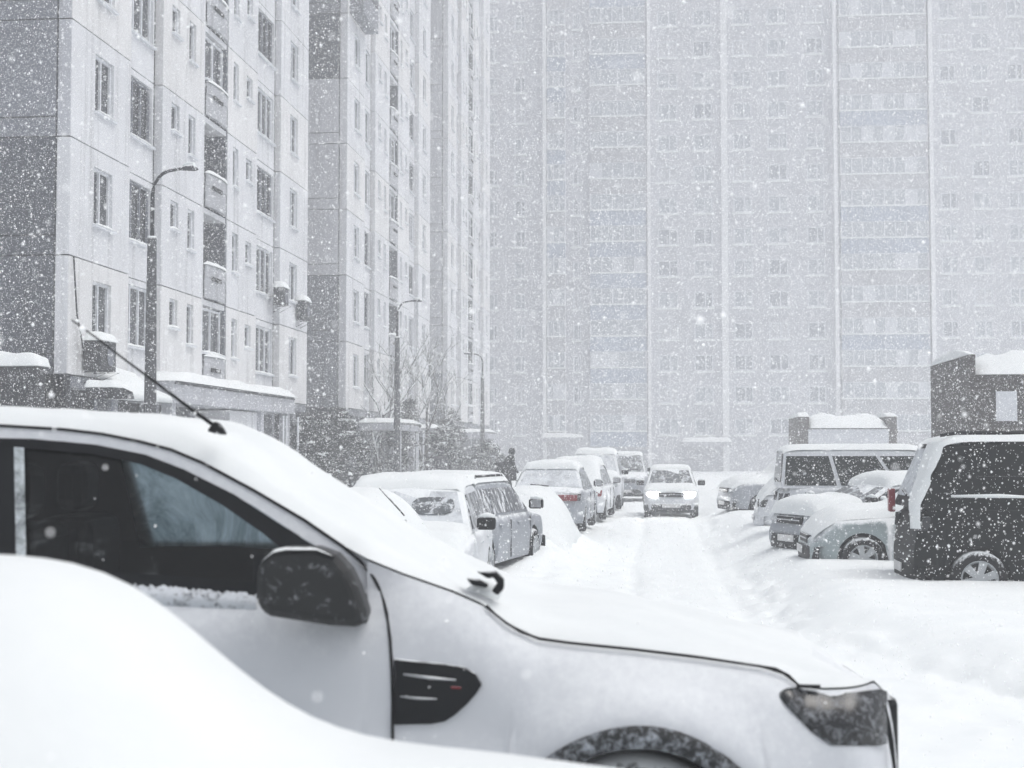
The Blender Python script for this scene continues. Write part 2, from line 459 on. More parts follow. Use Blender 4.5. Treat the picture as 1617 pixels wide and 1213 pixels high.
def panel(mb, F, a0, a1, z0, z1, holes=(), d=0.22, m=0, g=0.018):
    """one wall panel with openings; a gap g is left all round (the joint)"""
    a0 += g; a1 -= g; z0 += g; z1 -= g
    A = sorted({a0, a1} | {h[0] for h in holes} | {h[1] for h in holes})
    Z = sorted({z0, z1} | {h[2] for h in holes} | {h[3] for h in holes})
    for i in range(len(A) - 1):
        for j in range(len(Z) - 1):
            am = (A[i] + A[i + 1]) / 2; zm = (Z[j] + Z[j + 1]) / 2
            if any(h[0] < am < h[1] and h[2] < zm < h[3] for h in holes): continue
            mb.add([F.p(A[i], 0, Z[j]), F.p(A[i + 1], 0, Z[j]), F.p(A[i + 1], 0, Z[j + 1]), F.p(A[i], 0, Z[j + 1])], [(0, 1, 2, 3)], m)
    for (b0, b1, y0, y1) in list(holes) + [(a0, a1, z0, z1)]:
        mb.add([F.p(b0, 0, y0), F.p(b1, 0, y0), F.p(b1, 0, y1), F.p(b0, 0, y1), F.p(b0, -d, y0), F.p(b1, -d, y0), F.p(b1, -d, y1), F.p(b0, -d, y1)],
               [(0, 1, 5, 4), (1, 2, 6, 5), (2, 3, 7, 6), (3, 0, 4, 7)], m)

def win_meshes(wd, ht, sashes, dark=False, key=None):
    """pane, frame and sill meshes in a frame where a = x, outward = -y"""
    F = Fr((0, 0, 0), (1, 0, 0), (0, -1, 0))
    p = MB(); fbox(p, F, 0, wd, -0.16, -0.14, 0, ht)
    f = MB(); t = 0.07
    fbox(f, F, 0, wd, -0.137, -0.08, 0, t); fbox(f, F, 0, wd, -0.137, -0.08, ht - t, ht)
    n_ = len(sashes)
    xs = [0] + list(sashes) + [wd]
    for i, x in enumerate(xs):
        x0 = min(max(x - t / 2, 0), wd - t)
        fbox(f, F, x0, x0 + t, -0.137, -0.078, t, ht - t)
    s = MB()
    fbox(s, F, -0.06, wd + 0.06, -0.10, 0.10, -0.06, -0.005, 0)
    s.v += []
    k = MB()
    # snow lying on the sill
    N = 8
    P = []
    for i in range(N + 1):
        x = -0.05 + (wd + 0.10) * i / N
        e = 1 - abs(2 * i / N - 1) ** 6
        h = (0.05 + 0.03 * random.random()) * e
        P.append([(x, 0.05, -0.004), (x, 0.05, h), (x, -0.05, h), (x, -0.11, h * 0.3 - 0.004), (x, -0.11, -0.004)])
    s.grid(P, 1)
    return (p.mesh('window', GLASS_D if dark else GLASS_W), f.mesh('frame', FRAME_D if dark else FRAME), s.mesh('sill', [FRAME, SNOW]))
WM = {}
def window(parent, F, a, z, wd, ht, sashes, dark=False, name='window', sub=True):
    key = (round(wd, 2), round(ht, 2), tuple(sashes), dark)
    if key not in WM: WM[key] = win_meshes(wd, ht, sashes, dark)
    rz = math.atan2(F.d.y, F.d.x)
    q = F.p(a, 0, z)
    o = put(name, WM[key][0], parent, q, rz)
    if sub:
        put('frame', WM[key][1], o); put('sill', WM[key][2], o)
    return o

def snow_slab(mb, F, a0, a1, o0, o1, z, th, m=0, n1=24, n2=6, sd=0):
    """soft-edged layer of snow on a flat top"""
    P = []
    for i in range(n1 + 1):
        row = []
        for j in range(n2 + 1):
            u = i / n1; v = j / n2
            e = (max(0, 1 - abs(2 * u - 1) ** 10) ** .4) * (max(0, 1 - abs(2 * v - 1) ** 5) ** .45)
            a = a0 + (a1 - a0) * u; o = o0 + (o1 - o0) * v
            h = th * e * (1 + 0.5 * float(fbm(a * 1.3 + sd, o * 1.3, 3, 3)))
            row.append(F.p(a, o, z + h))
        P.append(row)
    mb.grid(P, m)

def panel_block(name, X, Y0, Y1, floors, label, zoff=0.0, gable_tones=None, top=45.0, light=None):
    root = empty(name, (X, Y0, 0))
    tag(root, label, 'apartment building', 'panel apartment blocks along the left side')
    L = Y1 - Y0; k = L / 23.0
    F = Fr((0, 0, 0), (0, 1, 0), (1, 0, 0))
    W = MB()
    G = Fr((0, 0, 0), (-1, 0, 0), (0, -1, 0))
    # core behind the joints
    W.box((-14.0, 0.23, -0.5), (-2.0, L - 0.23, top), 1)
    W.box((-2.0, 0.23, 3.6), (-0.6, L - 0.23, top), 1)
    wins = []
    nfl = int((top - FL0) / FH)
    for i in range(nfl):
        z = FL0 + FH * i
        vis = i < floors
        def H(lst): return [(a0 * k, a1 * k, z + z0, z + z1) for a0, a1, z0, z1 in lst] if vis else []
        cols = [(0.0, 3.85, [(1.45, 2.65, .95, 2.40)]), (6.25, 9.9, [(7.0, 7.68, 1.72, 2.55), (8.5, 9.12, 1.33, 2.55)]),
                (12.35, 15.8, [(12.95, 13.55, 1.20, 2.52), (14.45, 15.15, 1.66, 2.45)]), (18.85, 23.0, [(20.2, 21.35, 1.02, 2.5)])]
        for (a0, a1, hs_) in cols:
            panel(W, F, a0 * k, a1 * k, z, z + FH, H(hs_), 0.24, 3 if (i + int(a0)) % 3 == 0 else 0)
            if vis:
                for h in hs_:
                    wd = (h[1] - h[0]) * k
                    wins.append((h[0] * k, z + h[2], wd, h[3] - h[2], [wd * .45] if wd > 1 else [], False))
        # bay windows (loggias glazed in) set back a little
        for (a0, a1, z0, z1, ss) in ((3.95, 6.15, 1.0, 2.66, (0.33, 0.66)), (15.9, 18.75, .95, 2.62, (0.25, 0.5, 0.75))):
            Fb = Fr((-0.22, 0, 0), (0, 1, 0), (1, 0, 0))
            hh = [(a0 * k + .12, a1 * k - .12, z + z0, z + z1)] if vis else []
            panel(W, Fb, a0 * k, a1 * k, z, z + FH, hh, 0.24, 0)
            if vis:
                wd = (a1 - a0) * k - .24
                dark = i in ((1, 2, 6, 7) if a0 < 10 else (2, 4, 5, 8))
                window(root, Fb, a0 * k + .12, z + z0, wd, z1 - z0, [wd * q for q in ss], dark, 'loggia_window')
        # open balcony recess, its shade put into the dark back and far side colours
        a0, a1 = 10.0 * k, 12.25 * k
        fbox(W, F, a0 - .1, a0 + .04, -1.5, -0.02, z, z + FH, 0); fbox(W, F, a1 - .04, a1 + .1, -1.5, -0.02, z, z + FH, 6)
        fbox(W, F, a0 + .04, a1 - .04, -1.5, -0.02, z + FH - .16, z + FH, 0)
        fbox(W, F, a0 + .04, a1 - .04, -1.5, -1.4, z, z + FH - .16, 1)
        if vis:
            bmb = MB()
            N = 9
            P = []
            for j in range(N + 1):      # gently bowed parapet
                t = j / N; a = a0 + .06 + (a1 - a0 - .12) * t; o = 0.02 + 0.10 * math.sin(PI * t) ** .7
                P.append([F.p(a, o, z + .06), F.p(a, o, z + .72), F.p(a, o + .02, z + .72), F.p(a, o + .02, z + 1.08), F.p(a, o - .1, z + 1.08), F.p(a, o - .1, z + .06), F.p(a, o, z + .06)])
            bmb.grid(P)
            bo = bmb.build('balcony', BALC, root)
            if i % 3 == 0 or i == 4:
                wd = a1 - a0 - .2
                window(root, Fr((-0.05, 0, 0), (0, 1, 0), (1, 0, 0)), a0 + .1, z + 1.22, wd, 1.4, [wd / 2], False, 'balcony_glazing')
            sn = MB(); P = []
            for j in range(N + 1):
                t = j / N; a = a0 + .06 + (a1 - a0 - .12) * t; o = 0.02 + 0.10 * math.sin(PI * t) ** .7
                h = (.10 + .05 * random.random()) * (1 - abs(2 * t - 1) ** 8)
                P.append([F.p(a, o + .06, z + 1.085), F.p(a, o + .05, z + 1.085 + h * .7), F.p(a, o - .04, z + 1.085 + h), F.p(a, o - .13, z + 1.085 + h * .6), F.p(a, o - .15, z + 1.085)])
            sn.grid(P); sn.build('snow_ridge', SNOW, bo, smooth=True)
            sl_ = MB(); tm = (a0 + a1) / 2 - .3
            sl_.box((0.125, tm - .35, z + .62), (0.16, tm + .55, z + .74)); sl_.build('drain_slot', BLACKV, bo)
        # gable panels
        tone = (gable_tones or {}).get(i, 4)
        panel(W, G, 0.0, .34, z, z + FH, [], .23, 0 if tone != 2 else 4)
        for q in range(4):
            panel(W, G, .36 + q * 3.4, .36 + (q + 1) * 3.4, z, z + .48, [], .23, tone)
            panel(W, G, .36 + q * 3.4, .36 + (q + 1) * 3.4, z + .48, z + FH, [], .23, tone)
    # ground floor: dark glazed shopfront behind slim piers
    fbox(W, F, 0, L, -2.0, -0.5, -0.5, FL0 - .3, 5)
    fbox(W, F, 0, L, -0.6, -0.05, FL0 - .3, FL0 - .02, 2)
    panel(W, G, 0.0, 14.0, -0.4, FL0, [], .23, 5)
    ob = W.build('wall', [PANEL, CORE, GABLE_M, PANEL2, light or GABLE_L, BASE_D, GABLE_D], root)
    for (a, z, wd, ht, ss, dk) in wins:
        window(root, F, a, z, wd, ht, ss, dk)
    # piers and shop windows
    for q in range(0, 8):
        pm = MB(); fbox(pm, F, q * L / 7.6, q * L / 7.6 + .35, -0.5, -0.06, -0.4, FL0 - .3)
        pm.build('pier', GABLE_M, root)
    for q in range(7):
        a = q * L / 7.6 + .5
        window(root, Fr((-0.38, 0, 0), (0, 1, 0), (1, 0, 0)), a, 1.0, L / 7.6 - .65, 1.9, [.9, 1.7], True, 'shop_window', sub=False)
    rf = MB(); rf.box((-14.2, -.2, top), (.2, L + .2, top + .3)); rf.build('roof', CORE, root)
    return root, F, L

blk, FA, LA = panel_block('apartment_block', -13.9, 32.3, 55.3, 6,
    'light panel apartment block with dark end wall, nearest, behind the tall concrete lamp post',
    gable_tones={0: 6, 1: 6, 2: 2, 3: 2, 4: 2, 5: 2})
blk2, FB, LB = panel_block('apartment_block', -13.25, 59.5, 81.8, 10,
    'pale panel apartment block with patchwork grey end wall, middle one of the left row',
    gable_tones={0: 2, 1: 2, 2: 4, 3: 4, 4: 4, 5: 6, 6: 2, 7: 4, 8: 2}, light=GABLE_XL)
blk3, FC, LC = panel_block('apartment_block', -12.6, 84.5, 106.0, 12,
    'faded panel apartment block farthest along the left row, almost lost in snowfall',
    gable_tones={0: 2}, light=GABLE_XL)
# closed-in corner balcony on the middle block
cb = MB(); cb.box((-.02, .35, FL0 + FH * 6 + .1), (.62, 3.6, FL0 + FH * 6 + 2.6))
o = cb.build('enclosed_balcony', GABLE_M, blk2, bevel=.02)
o['label'] = 'boxed-in grey corner balcony'
cb = MB(); cb.box((.62, .5, FL0 + FH * 6 + 1.15), (.65, 3.45, FL0 + FH * 6 + 2.4)); cb.build('glazing', GLASS_D, o)

# long entrance canopy of the near block
def canopy(parent, F, a0, a1, out, zt, h, cols=True, th=.16, slant=0.0):
    c = MB(); fbox(c, F, a0, a1, -.3, out, zt - h, zt)
    o = c.build('canopy', GABLE_L, parent, bevel=.02)
    s = MB(); snow_slab(s, F, a0 - .08, a1 + .08, -.2, out + .1, zt + .004, th, sd=a0)
    s.build('snow_cover', SNOW, o, smooth=True)
    b_ = MB(); fbox(b_, F, a0 + .05, a1 - .05, out + .002, out + .03, zt - .08, zt - .03); b_.build('trim', METAL_D, o)
    if cols:
        for a in (a0 + .3, (a0 + a1) * .62, a1 - .4):
            c = MB(); fbox(c, F, a, a + .3, out - .45, out - .15, -.3, zt - h); c.build('pillar', GABLE_L, o)
        for a in (a1 - 1.5, a1 - 1.9, a1 + .1):
            c = MB(); c.tube([F.p(a, out + .1, .0), F.p(a, out + .1, zt - h - .1)], .04); c.build('railing', FRAME, o)
    return o
canopy(blk, FA, 4.6, 17.3, 1.0, 3.84, .58, th=.3)
# pale entrance lobby under the canopy
c = MB(); fbox(c, FA, 10.6, 13.6, -.5, .7, -.3, 3.22); o = c.build('entrance_lobby', PANEL, blk, bevel=.02)
c = MB(); fbox(c, FA, 11.6, 12.6, .7, .73, .1, 2.3); c.build('door', METAL_D, o)
canopy(blk2, FB, 3.0, 8.0, 1.9, 3.2, .35, th=.2)
canopy(blk2, FB, 13.0, 20.0, 1.8, 3.1, .4, th=.2)
canopy(blk3, FC, 3.5, 8.5, 2.0, 3.1, .4, th=.2)
# sloping snowy shop awning at the corner of the near block
c = MB(); P = []
for i in range(13):
    t = i / 12; a = 1.6 + 2.8 * t
    z0 = 3.55 + .35 * math.sin(PI * min(1, t * 1.2))
    P.append([FA.p(a, -.05, z0 + .25), FA.p(a, .5, z0 + .08), FA.p(a, 1.0, 3.42), FA.p(a, 1.05, 3.25), FA.p(a, .95, 3.24), FA.p(a, -.05, 3.3)])
c.grid(P); c.build('awning', SNOW, blk, smooth=True)

# ------------------------------------------------------------------ tower at the end of the street
TY = 126.0
tow = empty('apartment_tower', (0, TY, 0))
tag(tow, 'very long grey tower block closing the end of the street, faded by falling snow', 'apartment tower')
FT = Fr((0, 0, 0), (1, 0, 0), (0, -1, 0))
tx = lambda px: at(px, 600, TY).x
TZ = lambda k: 2.45 + 2.80 * k      # floor lines
W = MB()
W.box((-34, .3, -.5), (44, 14, 47), 0)
NF = 16
cols = [(812, 830), (905, 918), (1040, 1072), (1097, 1127), (1160, 1190), (1215, 1247), (1277, 1305), (1490, 1516), (1541, 1570), (1598, 1624), (1660, 1690), (770, 786), (1730, 1760)]
bcols = [(864, 894, 0.35), (932, 1022, 0.55), (1329, 1469, 0.45)]
spans = sorted([(tx(a), tx(b_)) for a, b_ in cols])
holes = {}
# wall sheet with openings, panel per window column
edges = [-34] + [ (spans[i][1] + spans[i + 1][0]) / 2 for i in range(len(spans) - 1)] + [44]
for i, (x0, x1) in enumerate(spans):
    for k in range(NF):
        z = TZ(k)
        panel(W, FT, edges[i], edges[i + 1], z, z + 2.8, [(x0, x1, z + .85, z + 2.3)], .3, 0, g=.006)
    panel(W, FT, edges[i], edges[i + 1], -.5, TZ(0), [], .3, 0, g=.006)
W.build('wall', [FAR_W], tow)
st = MB()
for (p0, p1) in ((858, 863), (1023.5, 1028.5), (1141, 1151), (1319, 1324.5), (1471, 1477), (1640, 1646)):
    st = MB(); fbox(st, FT, tx(p0), tx(p1), 0.003, .7 if p1 - p0 < 8 else .25, -.3, 46.5)
    st.build('pilaster', FAR_S, tow)
def far_window(wd):
    mb = MB(); F = Fr((0, 0, 0), (1, 0, 0), (0, -1, 0))
    fbox(mb, F, 0, wd, -.2, -.17, 0, 1.45, 0)
    t = .12
    fbox(mb, F, 0, wd, -.165, -.08, 0, t, 1); fbox(mb, F, 0, wd, -.165, -.08, 1.45 - t, 1.45, 1)
    for x in (0, wd * .55, wd - t): fbox(mb, F, x, x + t, -.164, -.078, t, 1.45 - t, 1)
    fbox(mb, F, -.12, wd + .12, -.1, .14, -.16, -.01, 2)
    return mb
FWM = {}
rw = random.Random(17)
cnt = 0
rest = MB()
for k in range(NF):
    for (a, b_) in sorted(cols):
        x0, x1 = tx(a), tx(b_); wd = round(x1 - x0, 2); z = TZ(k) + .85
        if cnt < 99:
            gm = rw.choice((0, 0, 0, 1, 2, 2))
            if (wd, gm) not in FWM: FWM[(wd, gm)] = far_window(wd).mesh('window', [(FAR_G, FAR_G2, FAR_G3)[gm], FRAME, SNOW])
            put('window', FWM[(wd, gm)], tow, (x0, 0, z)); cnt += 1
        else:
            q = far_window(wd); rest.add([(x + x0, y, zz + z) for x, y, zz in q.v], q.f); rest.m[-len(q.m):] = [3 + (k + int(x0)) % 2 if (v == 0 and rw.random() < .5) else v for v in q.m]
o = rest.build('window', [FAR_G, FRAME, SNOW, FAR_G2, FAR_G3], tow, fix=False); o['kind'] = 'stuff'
rr = random.Random(3)
for (a, b_, out) in bcols:
    x0, x1 = tx(a) + .03, tx(b_) - .03
    for k in range(NF - 1):
        z = TZ(k) + .35
        p_ = MB(); fbox(p_, FT, x0, x1, .003, out, z - .55, z + .75)
        ob = p_.build('balcony', rr.choice([FAR_P, FAR_P, FAR_P2]) if a == 932 else rr.choice([FAR_P2, FAR_P2, FAR_P]), tow)
        g = MB(); fbox(g, FT, x0, x1, .003, out - .12, z + .78, z + 2.25, 0)
        N = max(3, int((x1 - x0) / .85))
        if a == 932 and rr.random() < .4: N = N // 2
        for q in range(N + 1):
            x = x0 + (x1 - x0 - .1) * q / N
            fbox(g, FT, x, x + .1, out - .12, out - .04, z + .78, z + 2.2, 1)
            if q < N and rr.random() < .22:
                fbox(g, FT, x + .12, x + (x1 - x0 - .1) / N - .02, out - .118, out - .07, z + .82, z + 2.18, 3)
        fbox(g, FT, x0, x1, out - .121, out - .035, z + 2.19, z + 2.3, 1)
        fbox(g, FT, x0, x1, .01, out + .1, z + .753, z + .88, 2)
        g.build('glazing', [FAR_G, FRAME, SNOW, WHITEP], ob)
for (a, b_, y_) in ((858, 915, 691), (1080, 1152, 698)):
    p0 = at(a, y_, TY - 2.5); p1 = at(b_, y_, TY - 2.5)
    c = MB(); fbox(c, FT, p0.x, p1.x, .004, 3.0, p0.z - .35, p0.z); o = c.build('porch', FAR_W, tow)
    s = MB(); snow_slab(s, FT, p0.x - .2, p1.x + .2, .0, 3.2, p0.z + .004, .35); s.build('snow_cover', SNOW, o, smooth=True)

# ------------------------------------------------------------------ brick sheds on the right
def shed(name, x0, x1, y0, y1, zr, zp, brick, label, th, pw=.45, panel_=None, ribs=False, back=True):
    r = empty(name, ((x0 + x1) / 2, y0, 0)); cx = (x0 + x1) / 2
    a, b_ = x0 - cx, x1 - cx; D = y1 - y0
    W = MB(); W.box((a, 0, -.3), (b_, D, zr))
    W.box((a, 0.003, zr), (a + pw, D, zp)); W.box((b_ - pw, 0.003, zr), (b_, D, zp))
    W.box((a - .03, -.04, zr - .22), (b_ + .03, -.001, zr - .04))
    W.build('wall', brick, r)
    F = Fr((0, 0, 0), (1, 0, 0), (0, -1, 0))
    s = MB(); snow_slab(s, F, a + pw - .02, b_ - pw + .02, -D, .12, zr + .004, th, n1=40, n2=10)
    snow_slab(s, F, a - .03, a + pw + .02, -D, .03, zp + .004, th * .35); snow_slab(s, F, b_ - pw, b_ + .03, -D, .03, zp + .004, th * .35)
    s.build('snow_cover', SNOW, r, smooth=True)
    if panel_:
        p0, p1, z0, z1 = panel_
        p = MB(); p.box((p0 - cx, -.05, z0), (p1 - cx, -.003, z1))
        o = p.build('door' if ribs else 'notice_board', WHITEP, r)
        if ribs:
            q = MB(); x = p0 - cx + .15
            while x < p1 - cx - .15:
                q.box((x, -.07, z0 + .1), (x + .06, -.0501, z0 + 1.9)); x += .24
            q.build('rib', FRAME_D, o)
    return tag(r, label, 'brick shed')
e0, e1 = at(1538, 592, 38), at(1538, 560, 38)
bp0, bp1 = at(1573, 665, 38), at(1605, 618, 38)
shed('brick_shed', e0.x - .1, e0.x + 9, 38, 43.4, e0.z, e1.z, BRICK, 'dark brick transformer shed with thick roof snow and white board on its wall', .62, .14, (bp0.x, bp1.x, bp0.z, bp1.z))
g0, g1 = at(1262, 672, 62), at(1416, 658, 62)
d0, d1 = at(1276, 678, 62), at(1403, 678, 62)
shed('brick_garage', g0.x, g1.x, 62, 67, g0.z - .12, g1.z, BRICK2, 'low grey brick garage with ribbed pale door, snow heaped between its two end walls', .55, .42, (d0.x, d1.x, .2, d0.z), True)

# ------------------------------------------------------------------ street lamps
def lamp(px, Y, H, arm, label, rb=.15, fwd=1):
    q = at(px, 650, Y); r = empty('street_lamp', (q.x, Y, 0))
    tag(r, label, 'street lamp', 'street lamps along the left pavement')
    m_ = MB(); m_.tube([(0, 0, -.2), (0, 0, -.1), (0, 0, H * .45), (0, 0, H * .81), (0, 0, H * .82)], [rb, rb, rb * .8, rb * .62, rb * .6], 12); m_.build('pole', CONC, r, smooth=True)
    pts = [(0, 0, H * .80), (0, 0, H * .93)]
    for t in range(1, 7):
        u = t / 6 * PI / 2
        pts.append((arm * .45 * (1 - math.cos(u)), 0, H * .93 + H * .065 * math.sin(u)))
    pts.append((arm * .8, 0, H * 1.002))
    m_ = MB(); m_.tube(pts, [.045] * 2 + [.035] * 6 + [.03], 8); m_.build('arm', METAL_D, r, smooth=True)
    m_ = MB(); m_.tube([(arm * .62, 0, H * .997), (arm * .75, 0, H * 1.0), (arm * .92, 0, H * 1.0), (arm * 1.0, 0, H * .995)], [.05, .12, .13, .03], 10, flat=.5)
    h = m_.build('lamp_head', CONC, r, smooth=True)
    m_ = MB(); m_.tube([(arm * .66, 0, H * 1.0 + .05), (arm * .78, 0, H * 1.0 + .08), (arm * .9, 0, H * 1.0 + .08), (arm * .98, 0, H * .995 + .03)], [.03, .07, .07, .02], 8, flat=.5)
    m_.build('snow_cover', SNOW, h, smooth=True)
    return r
lamp(237, 28.0, 7.75, .95, 'tall thick concrete street lamp with curved arm, in front of the near block')
lamp(627, 54.0, 7.75, .95, 'slender street lamp with curved arm in front of the middle block')
lamp(762, 82.0, 7.6, -1.1, 'faint thin street lamp standing before the farthest left block')

# ------------------------------------------------------------------ wall-mounted units, booth
def ac_unit(x, y, z, label, w_=.85, h_=.6, d_=.32, bracket=True):
    r = empty('air_conditioner', (x, y, z)); tag(r, label, 'air conditioner', 'air conditioners on the near block')
    m_ = MB(); m_.box((.05, -w_ / 2, 0), (.05 + d_, w_ / 2, h_)); m_.build('casing', METAL_D, r, bevel=.02)
    m_ = MB(); m_.lathe([(.02, .05 + d_ + .004), (.22, .05 + d_ + .004), (.24, .05 + d_ + .02), (.22, .05 + d_ + .02)], (0, 0, 0), 'y', 20)
    m_.v = [(b_, a + .1, c + h_ / 2) for a, b_, c in m_.v]; m_.build('fan_grille', FRAME_D, r)
    m_ = MB(); m_.tube([(0, -.3, -.3), (d_ + .2, -.3, -.03), (0, -.3, -.03)], .018, 6); m_.tube([(0, .3, -.3), (d_ + .2, .3, -.03), (0, .3, -.03)], .018, 6); m_.build('bracket', METAL_D, r)
    F = Fr((0, 0, 0), (0, 1, 0), (1, 0, 0)); m_ = MB(); snow_slab(m_, F, -w_ / 2 - .04, w_ / 2 + .04, .02, .1 + d_, h_ + .004, .2, n1=10); m_.build('snow_cover', SNOW, r, smooth=True)
ac_unit(-13.9, 33.6, 3.92, 'dark air conditioner capped with snow on a bracket at the block corner', .95, .72, .45)
q = at(467, 500, 53.6); ac_unit(-13.9, 53.9, q.z - .1, 'small dark air conditioner high at the far edge of the near block', 1.0, .7)
q = at(425, 470, 50.0); ac_unit(-13.9, 50.6, q.z - .2, 'grey air conditioner box beneath a four-pane window of the near block', .9, .6)
# hanging cable
c = MB(); c.tube([(-13.86, 32.5, 6.6), (-13.82, 32.5, 6.0), (-13.8, 32.6, 5.2), (-13.75, 32.8, 4.6), (-13.8, 33.1, 4.1)], .02, 6)
tag(c.build('hanging_cable', BLACKV), 'thin black cable hanging down the corner of the near block', 'cable')
# booth at the far left
q0, q1 = at(2, 575, 30.5), at(72, 575, 30.5)
r = empty('kiosk', ((q0.x + q1.x) / 2 - .22, 30.5, 0)); tag(r, 'small dark kiosk with domed snow cap below the dark end wall', 'kiosk')
hw = (q1.x - q0.x) / 2
m_ = MB(); m_.box((-hw, 0, 1.5), (hw, .5, q0.z - .05)); m_.box((-hw - .05, -.1, -.2), (hw + .05, .6, 2.35)); m_.build('wall', BASE_D, r, bevel=.03)
m_ = MB(); m_.box((-hw + .15, -.03, 2.65), (hw - .15, -.002, 3.5)); m_.build('window', GLASS_D, r)
m_ = MB(); m_.box((-hw - .02, -.13, 2.55), (hw + .02, -.105, 2.60)); m_.box((-hw + .5, -.13, 1.4), (-hw + 1.1, -.105, 2.2)); m_.build('shelf', WHITEP, r)
F = Fr((0, 0, 0), (1, 0, 0), (0, -1, 0)); m_ = MB(); snow_slab(m_, F, -hw - .1, hw + .1, -.6, .1, q0.z - .045, .3, n1=20, n2=10); m_.build('snow_cover', SNOW, r, smooth=True)
# snowy shop sign under the awning
q0, q1 = at(135, 612, 31.5), at(180, 618, 31.5)
r = empty('sign_box', ((q0.x + q1.x) / 2, 31.5, q0.z)); tag(r, 'narrow box carrying a strip of snow beneath the corner of the near block', 'sign box')
hw = (q1.x - q0.x) / 2
m_ = MB(); m_.box((-hw, 0, -.25), (hw, .5, 0)); m_.build('casing', BASE_D, r, bevel=.02)
m_ = MB(); snow_slab(m_, F, -hw - .03, hw + .03, -.5, .06, .004, .17); m_.build('snow_cover', SNOW, r, smooth=True)
m_ = MB()
for x in (-.2, .2): m_.tube([(x, .25, -2.9), (x, .25, -.25)], .035, 6)
m_.build('post', FRAME_D, r)

# ------------------------------------------------------------------ trees and bushes
def leaf_cloud(mb, c, rad, n, size, rg, m=0):
    for _ in range(n):
        d = Vector((rg.gauss(0, 1), rg.gauss(0, 1), rg.gauss(0, 1))).normalized() * rg.random() ** .45
        p = Vector(c) + Vector((d.x * rad[0], d.y * rad[1], d.z * rad[2]))
        a = Vector((rg.gauss(0, 1), rg.gauss(0, 1), rg.gauss(0, .6))).normalized() * size * rg.uniform(.5, 1.3)
        b_ = a.cross(Vector((rg.gauss(0, 1), rg.gauss(0, 1), rg.gauss(0, 1)))).normalized() * size * rg.uniform(.2, .5)
        mb.add([p - a - b_ * .3, p + b_, p + a, p - b_], [(0, 1, 2, 3)], m)
def conifer(px, Y, ztop, rad, label, dens=1.0, name='spruce_tree', sd=1, mat=NEEDLE):
    rg = random.Random(sd); q = at(px, 700, Y); g = 0.1
    r = empty(name, (q.x, Y, g)); tag(r, label, 'bush' if 'bush' in name else 'tree')
    H_ = ztop - g
    m_ = MB(); m_.tube([(0, 0, -.2), (0, 0, H_ * .5), (.03, 0, H_ * .97)], [.11, .07, .015], 8); m_.build('trunk', BARK, r)
    m_ = MB(); s_ = MB()
    for i in range(int(70 * dens)):
        t = rg.random() ** .8
        z = .3 + t * (H_ - .35); rr_ = rad * (1 - t) ** .6 * rg.uniform(.5, 1.15) + .08; an = rg.uniform(0, 2 * PI)
        c = (rr_ * math.cos(an), rr_ * math.sin(an), z)
        leaf_cloud(m_, c, (.36, .36, .24), 95, .06, rg)
        if rg.random() < .28: leaf_cloud(s_, (c[0], c[1], c[2] + .2), (.24, .24, .05), 16, .09, rg)
    m_.build('crown', mat, r, fix=False); s_.build('snow_clumps', SNOW, r, fix=False)
    return r
conifer(487, 50.5, 3.05, 1.15, 'dark dense evergreen beside the canopy of the near block', 1.6, sd=2)
conifer(538, 53.5, 3.3, 1.2, 'dark snow-flecked evergreen right of the near block, before the patched end wall', 1.5, sd=3)
conifer(628, 64.0, 3.2, 1.1, 'loose grey bush at the foot of the slender street lamp', .8, 'round_bush', 4)
conifer(645, 67.0, 4.4, .6, 'narrow upright evergreen behind the slender street lamp', .8, sd=8)
conifer(697, 62.0, 2.9, .8, 'small cone-shaped evergreen beside the far blurred walker', .9, sd=5)
conifer(712, 78.0, 4.2, 1.0, 'hazy evergreen with snowy crown by the middle block canopy', .9, sd=6)
conifer(768, 74.0, 2.4, 1.3, 'low faded bush behind the hunched dark walker', .7, 'low_bush', 7)

def bare_tree(px, Y, H_, label, sd):
    rg = random.Random(sd); q = at(px, 700, Y)
    r = empty('bare_tree', (q.x, Y, 0)); tag(r, label, 'tree', 'leafless trees by the blocks')
    t_ = MB(); b_ = MB(); s_ = MB()
    def br(p, d, ln, rad, lv, mb):
        n_ = 4; pts = [p]; q_ = p.copy(); dd = d.copy()
        for i in range(n_):
            dd = (dd + Vector((rg.gauss(0, .12), rg.gauss(0, .12), rg.gauss(0, .06) + .03))).normalized(); q_ = q_ + dd * ln / n_; pts.append(q_.copy())
        mb.tube(pts, [rad * (1 - .55 * i / n_) for i in range(n_ + 1)], 5 if lv else 8)
        if lv >= 1: s_.tube([v + Vector((0, 0, rad * 1.1)) for v in pts], [rad * .7] * len(pts), 4)
        if lv < 4:
            for _ in range(5 if lv == 0 else 4):
                k = rg.randint(1, n_); e = Vector((rg.gauss(0, 1), rg.gauss(0, 1), rg.uniform(.2, 1.1))).normalized()
                br(pts[k], (dd * .7 + e * .8).normalized(), ln * rg.uniform(.5, .72), rad * .5, lv + 1, b_)
    br(Vector((0, 0, -.2)), Vector((0, 0, 1)), H_ * .5, .12, 0, t_)
    t_.build('trunk', BARK, r); b_.build('branches', BARK, r, fix=False); s_.build('snow_on_branches', SNOW, r, fix=False)
bare_tree(596, 63.0, 7.6, 'leafless tree with fine dark twigs left of the slender street lamp', 21)
bare_tree(668, 70.0, 8.2, 'leafless snowy tree right of the slender street lamp', 22)

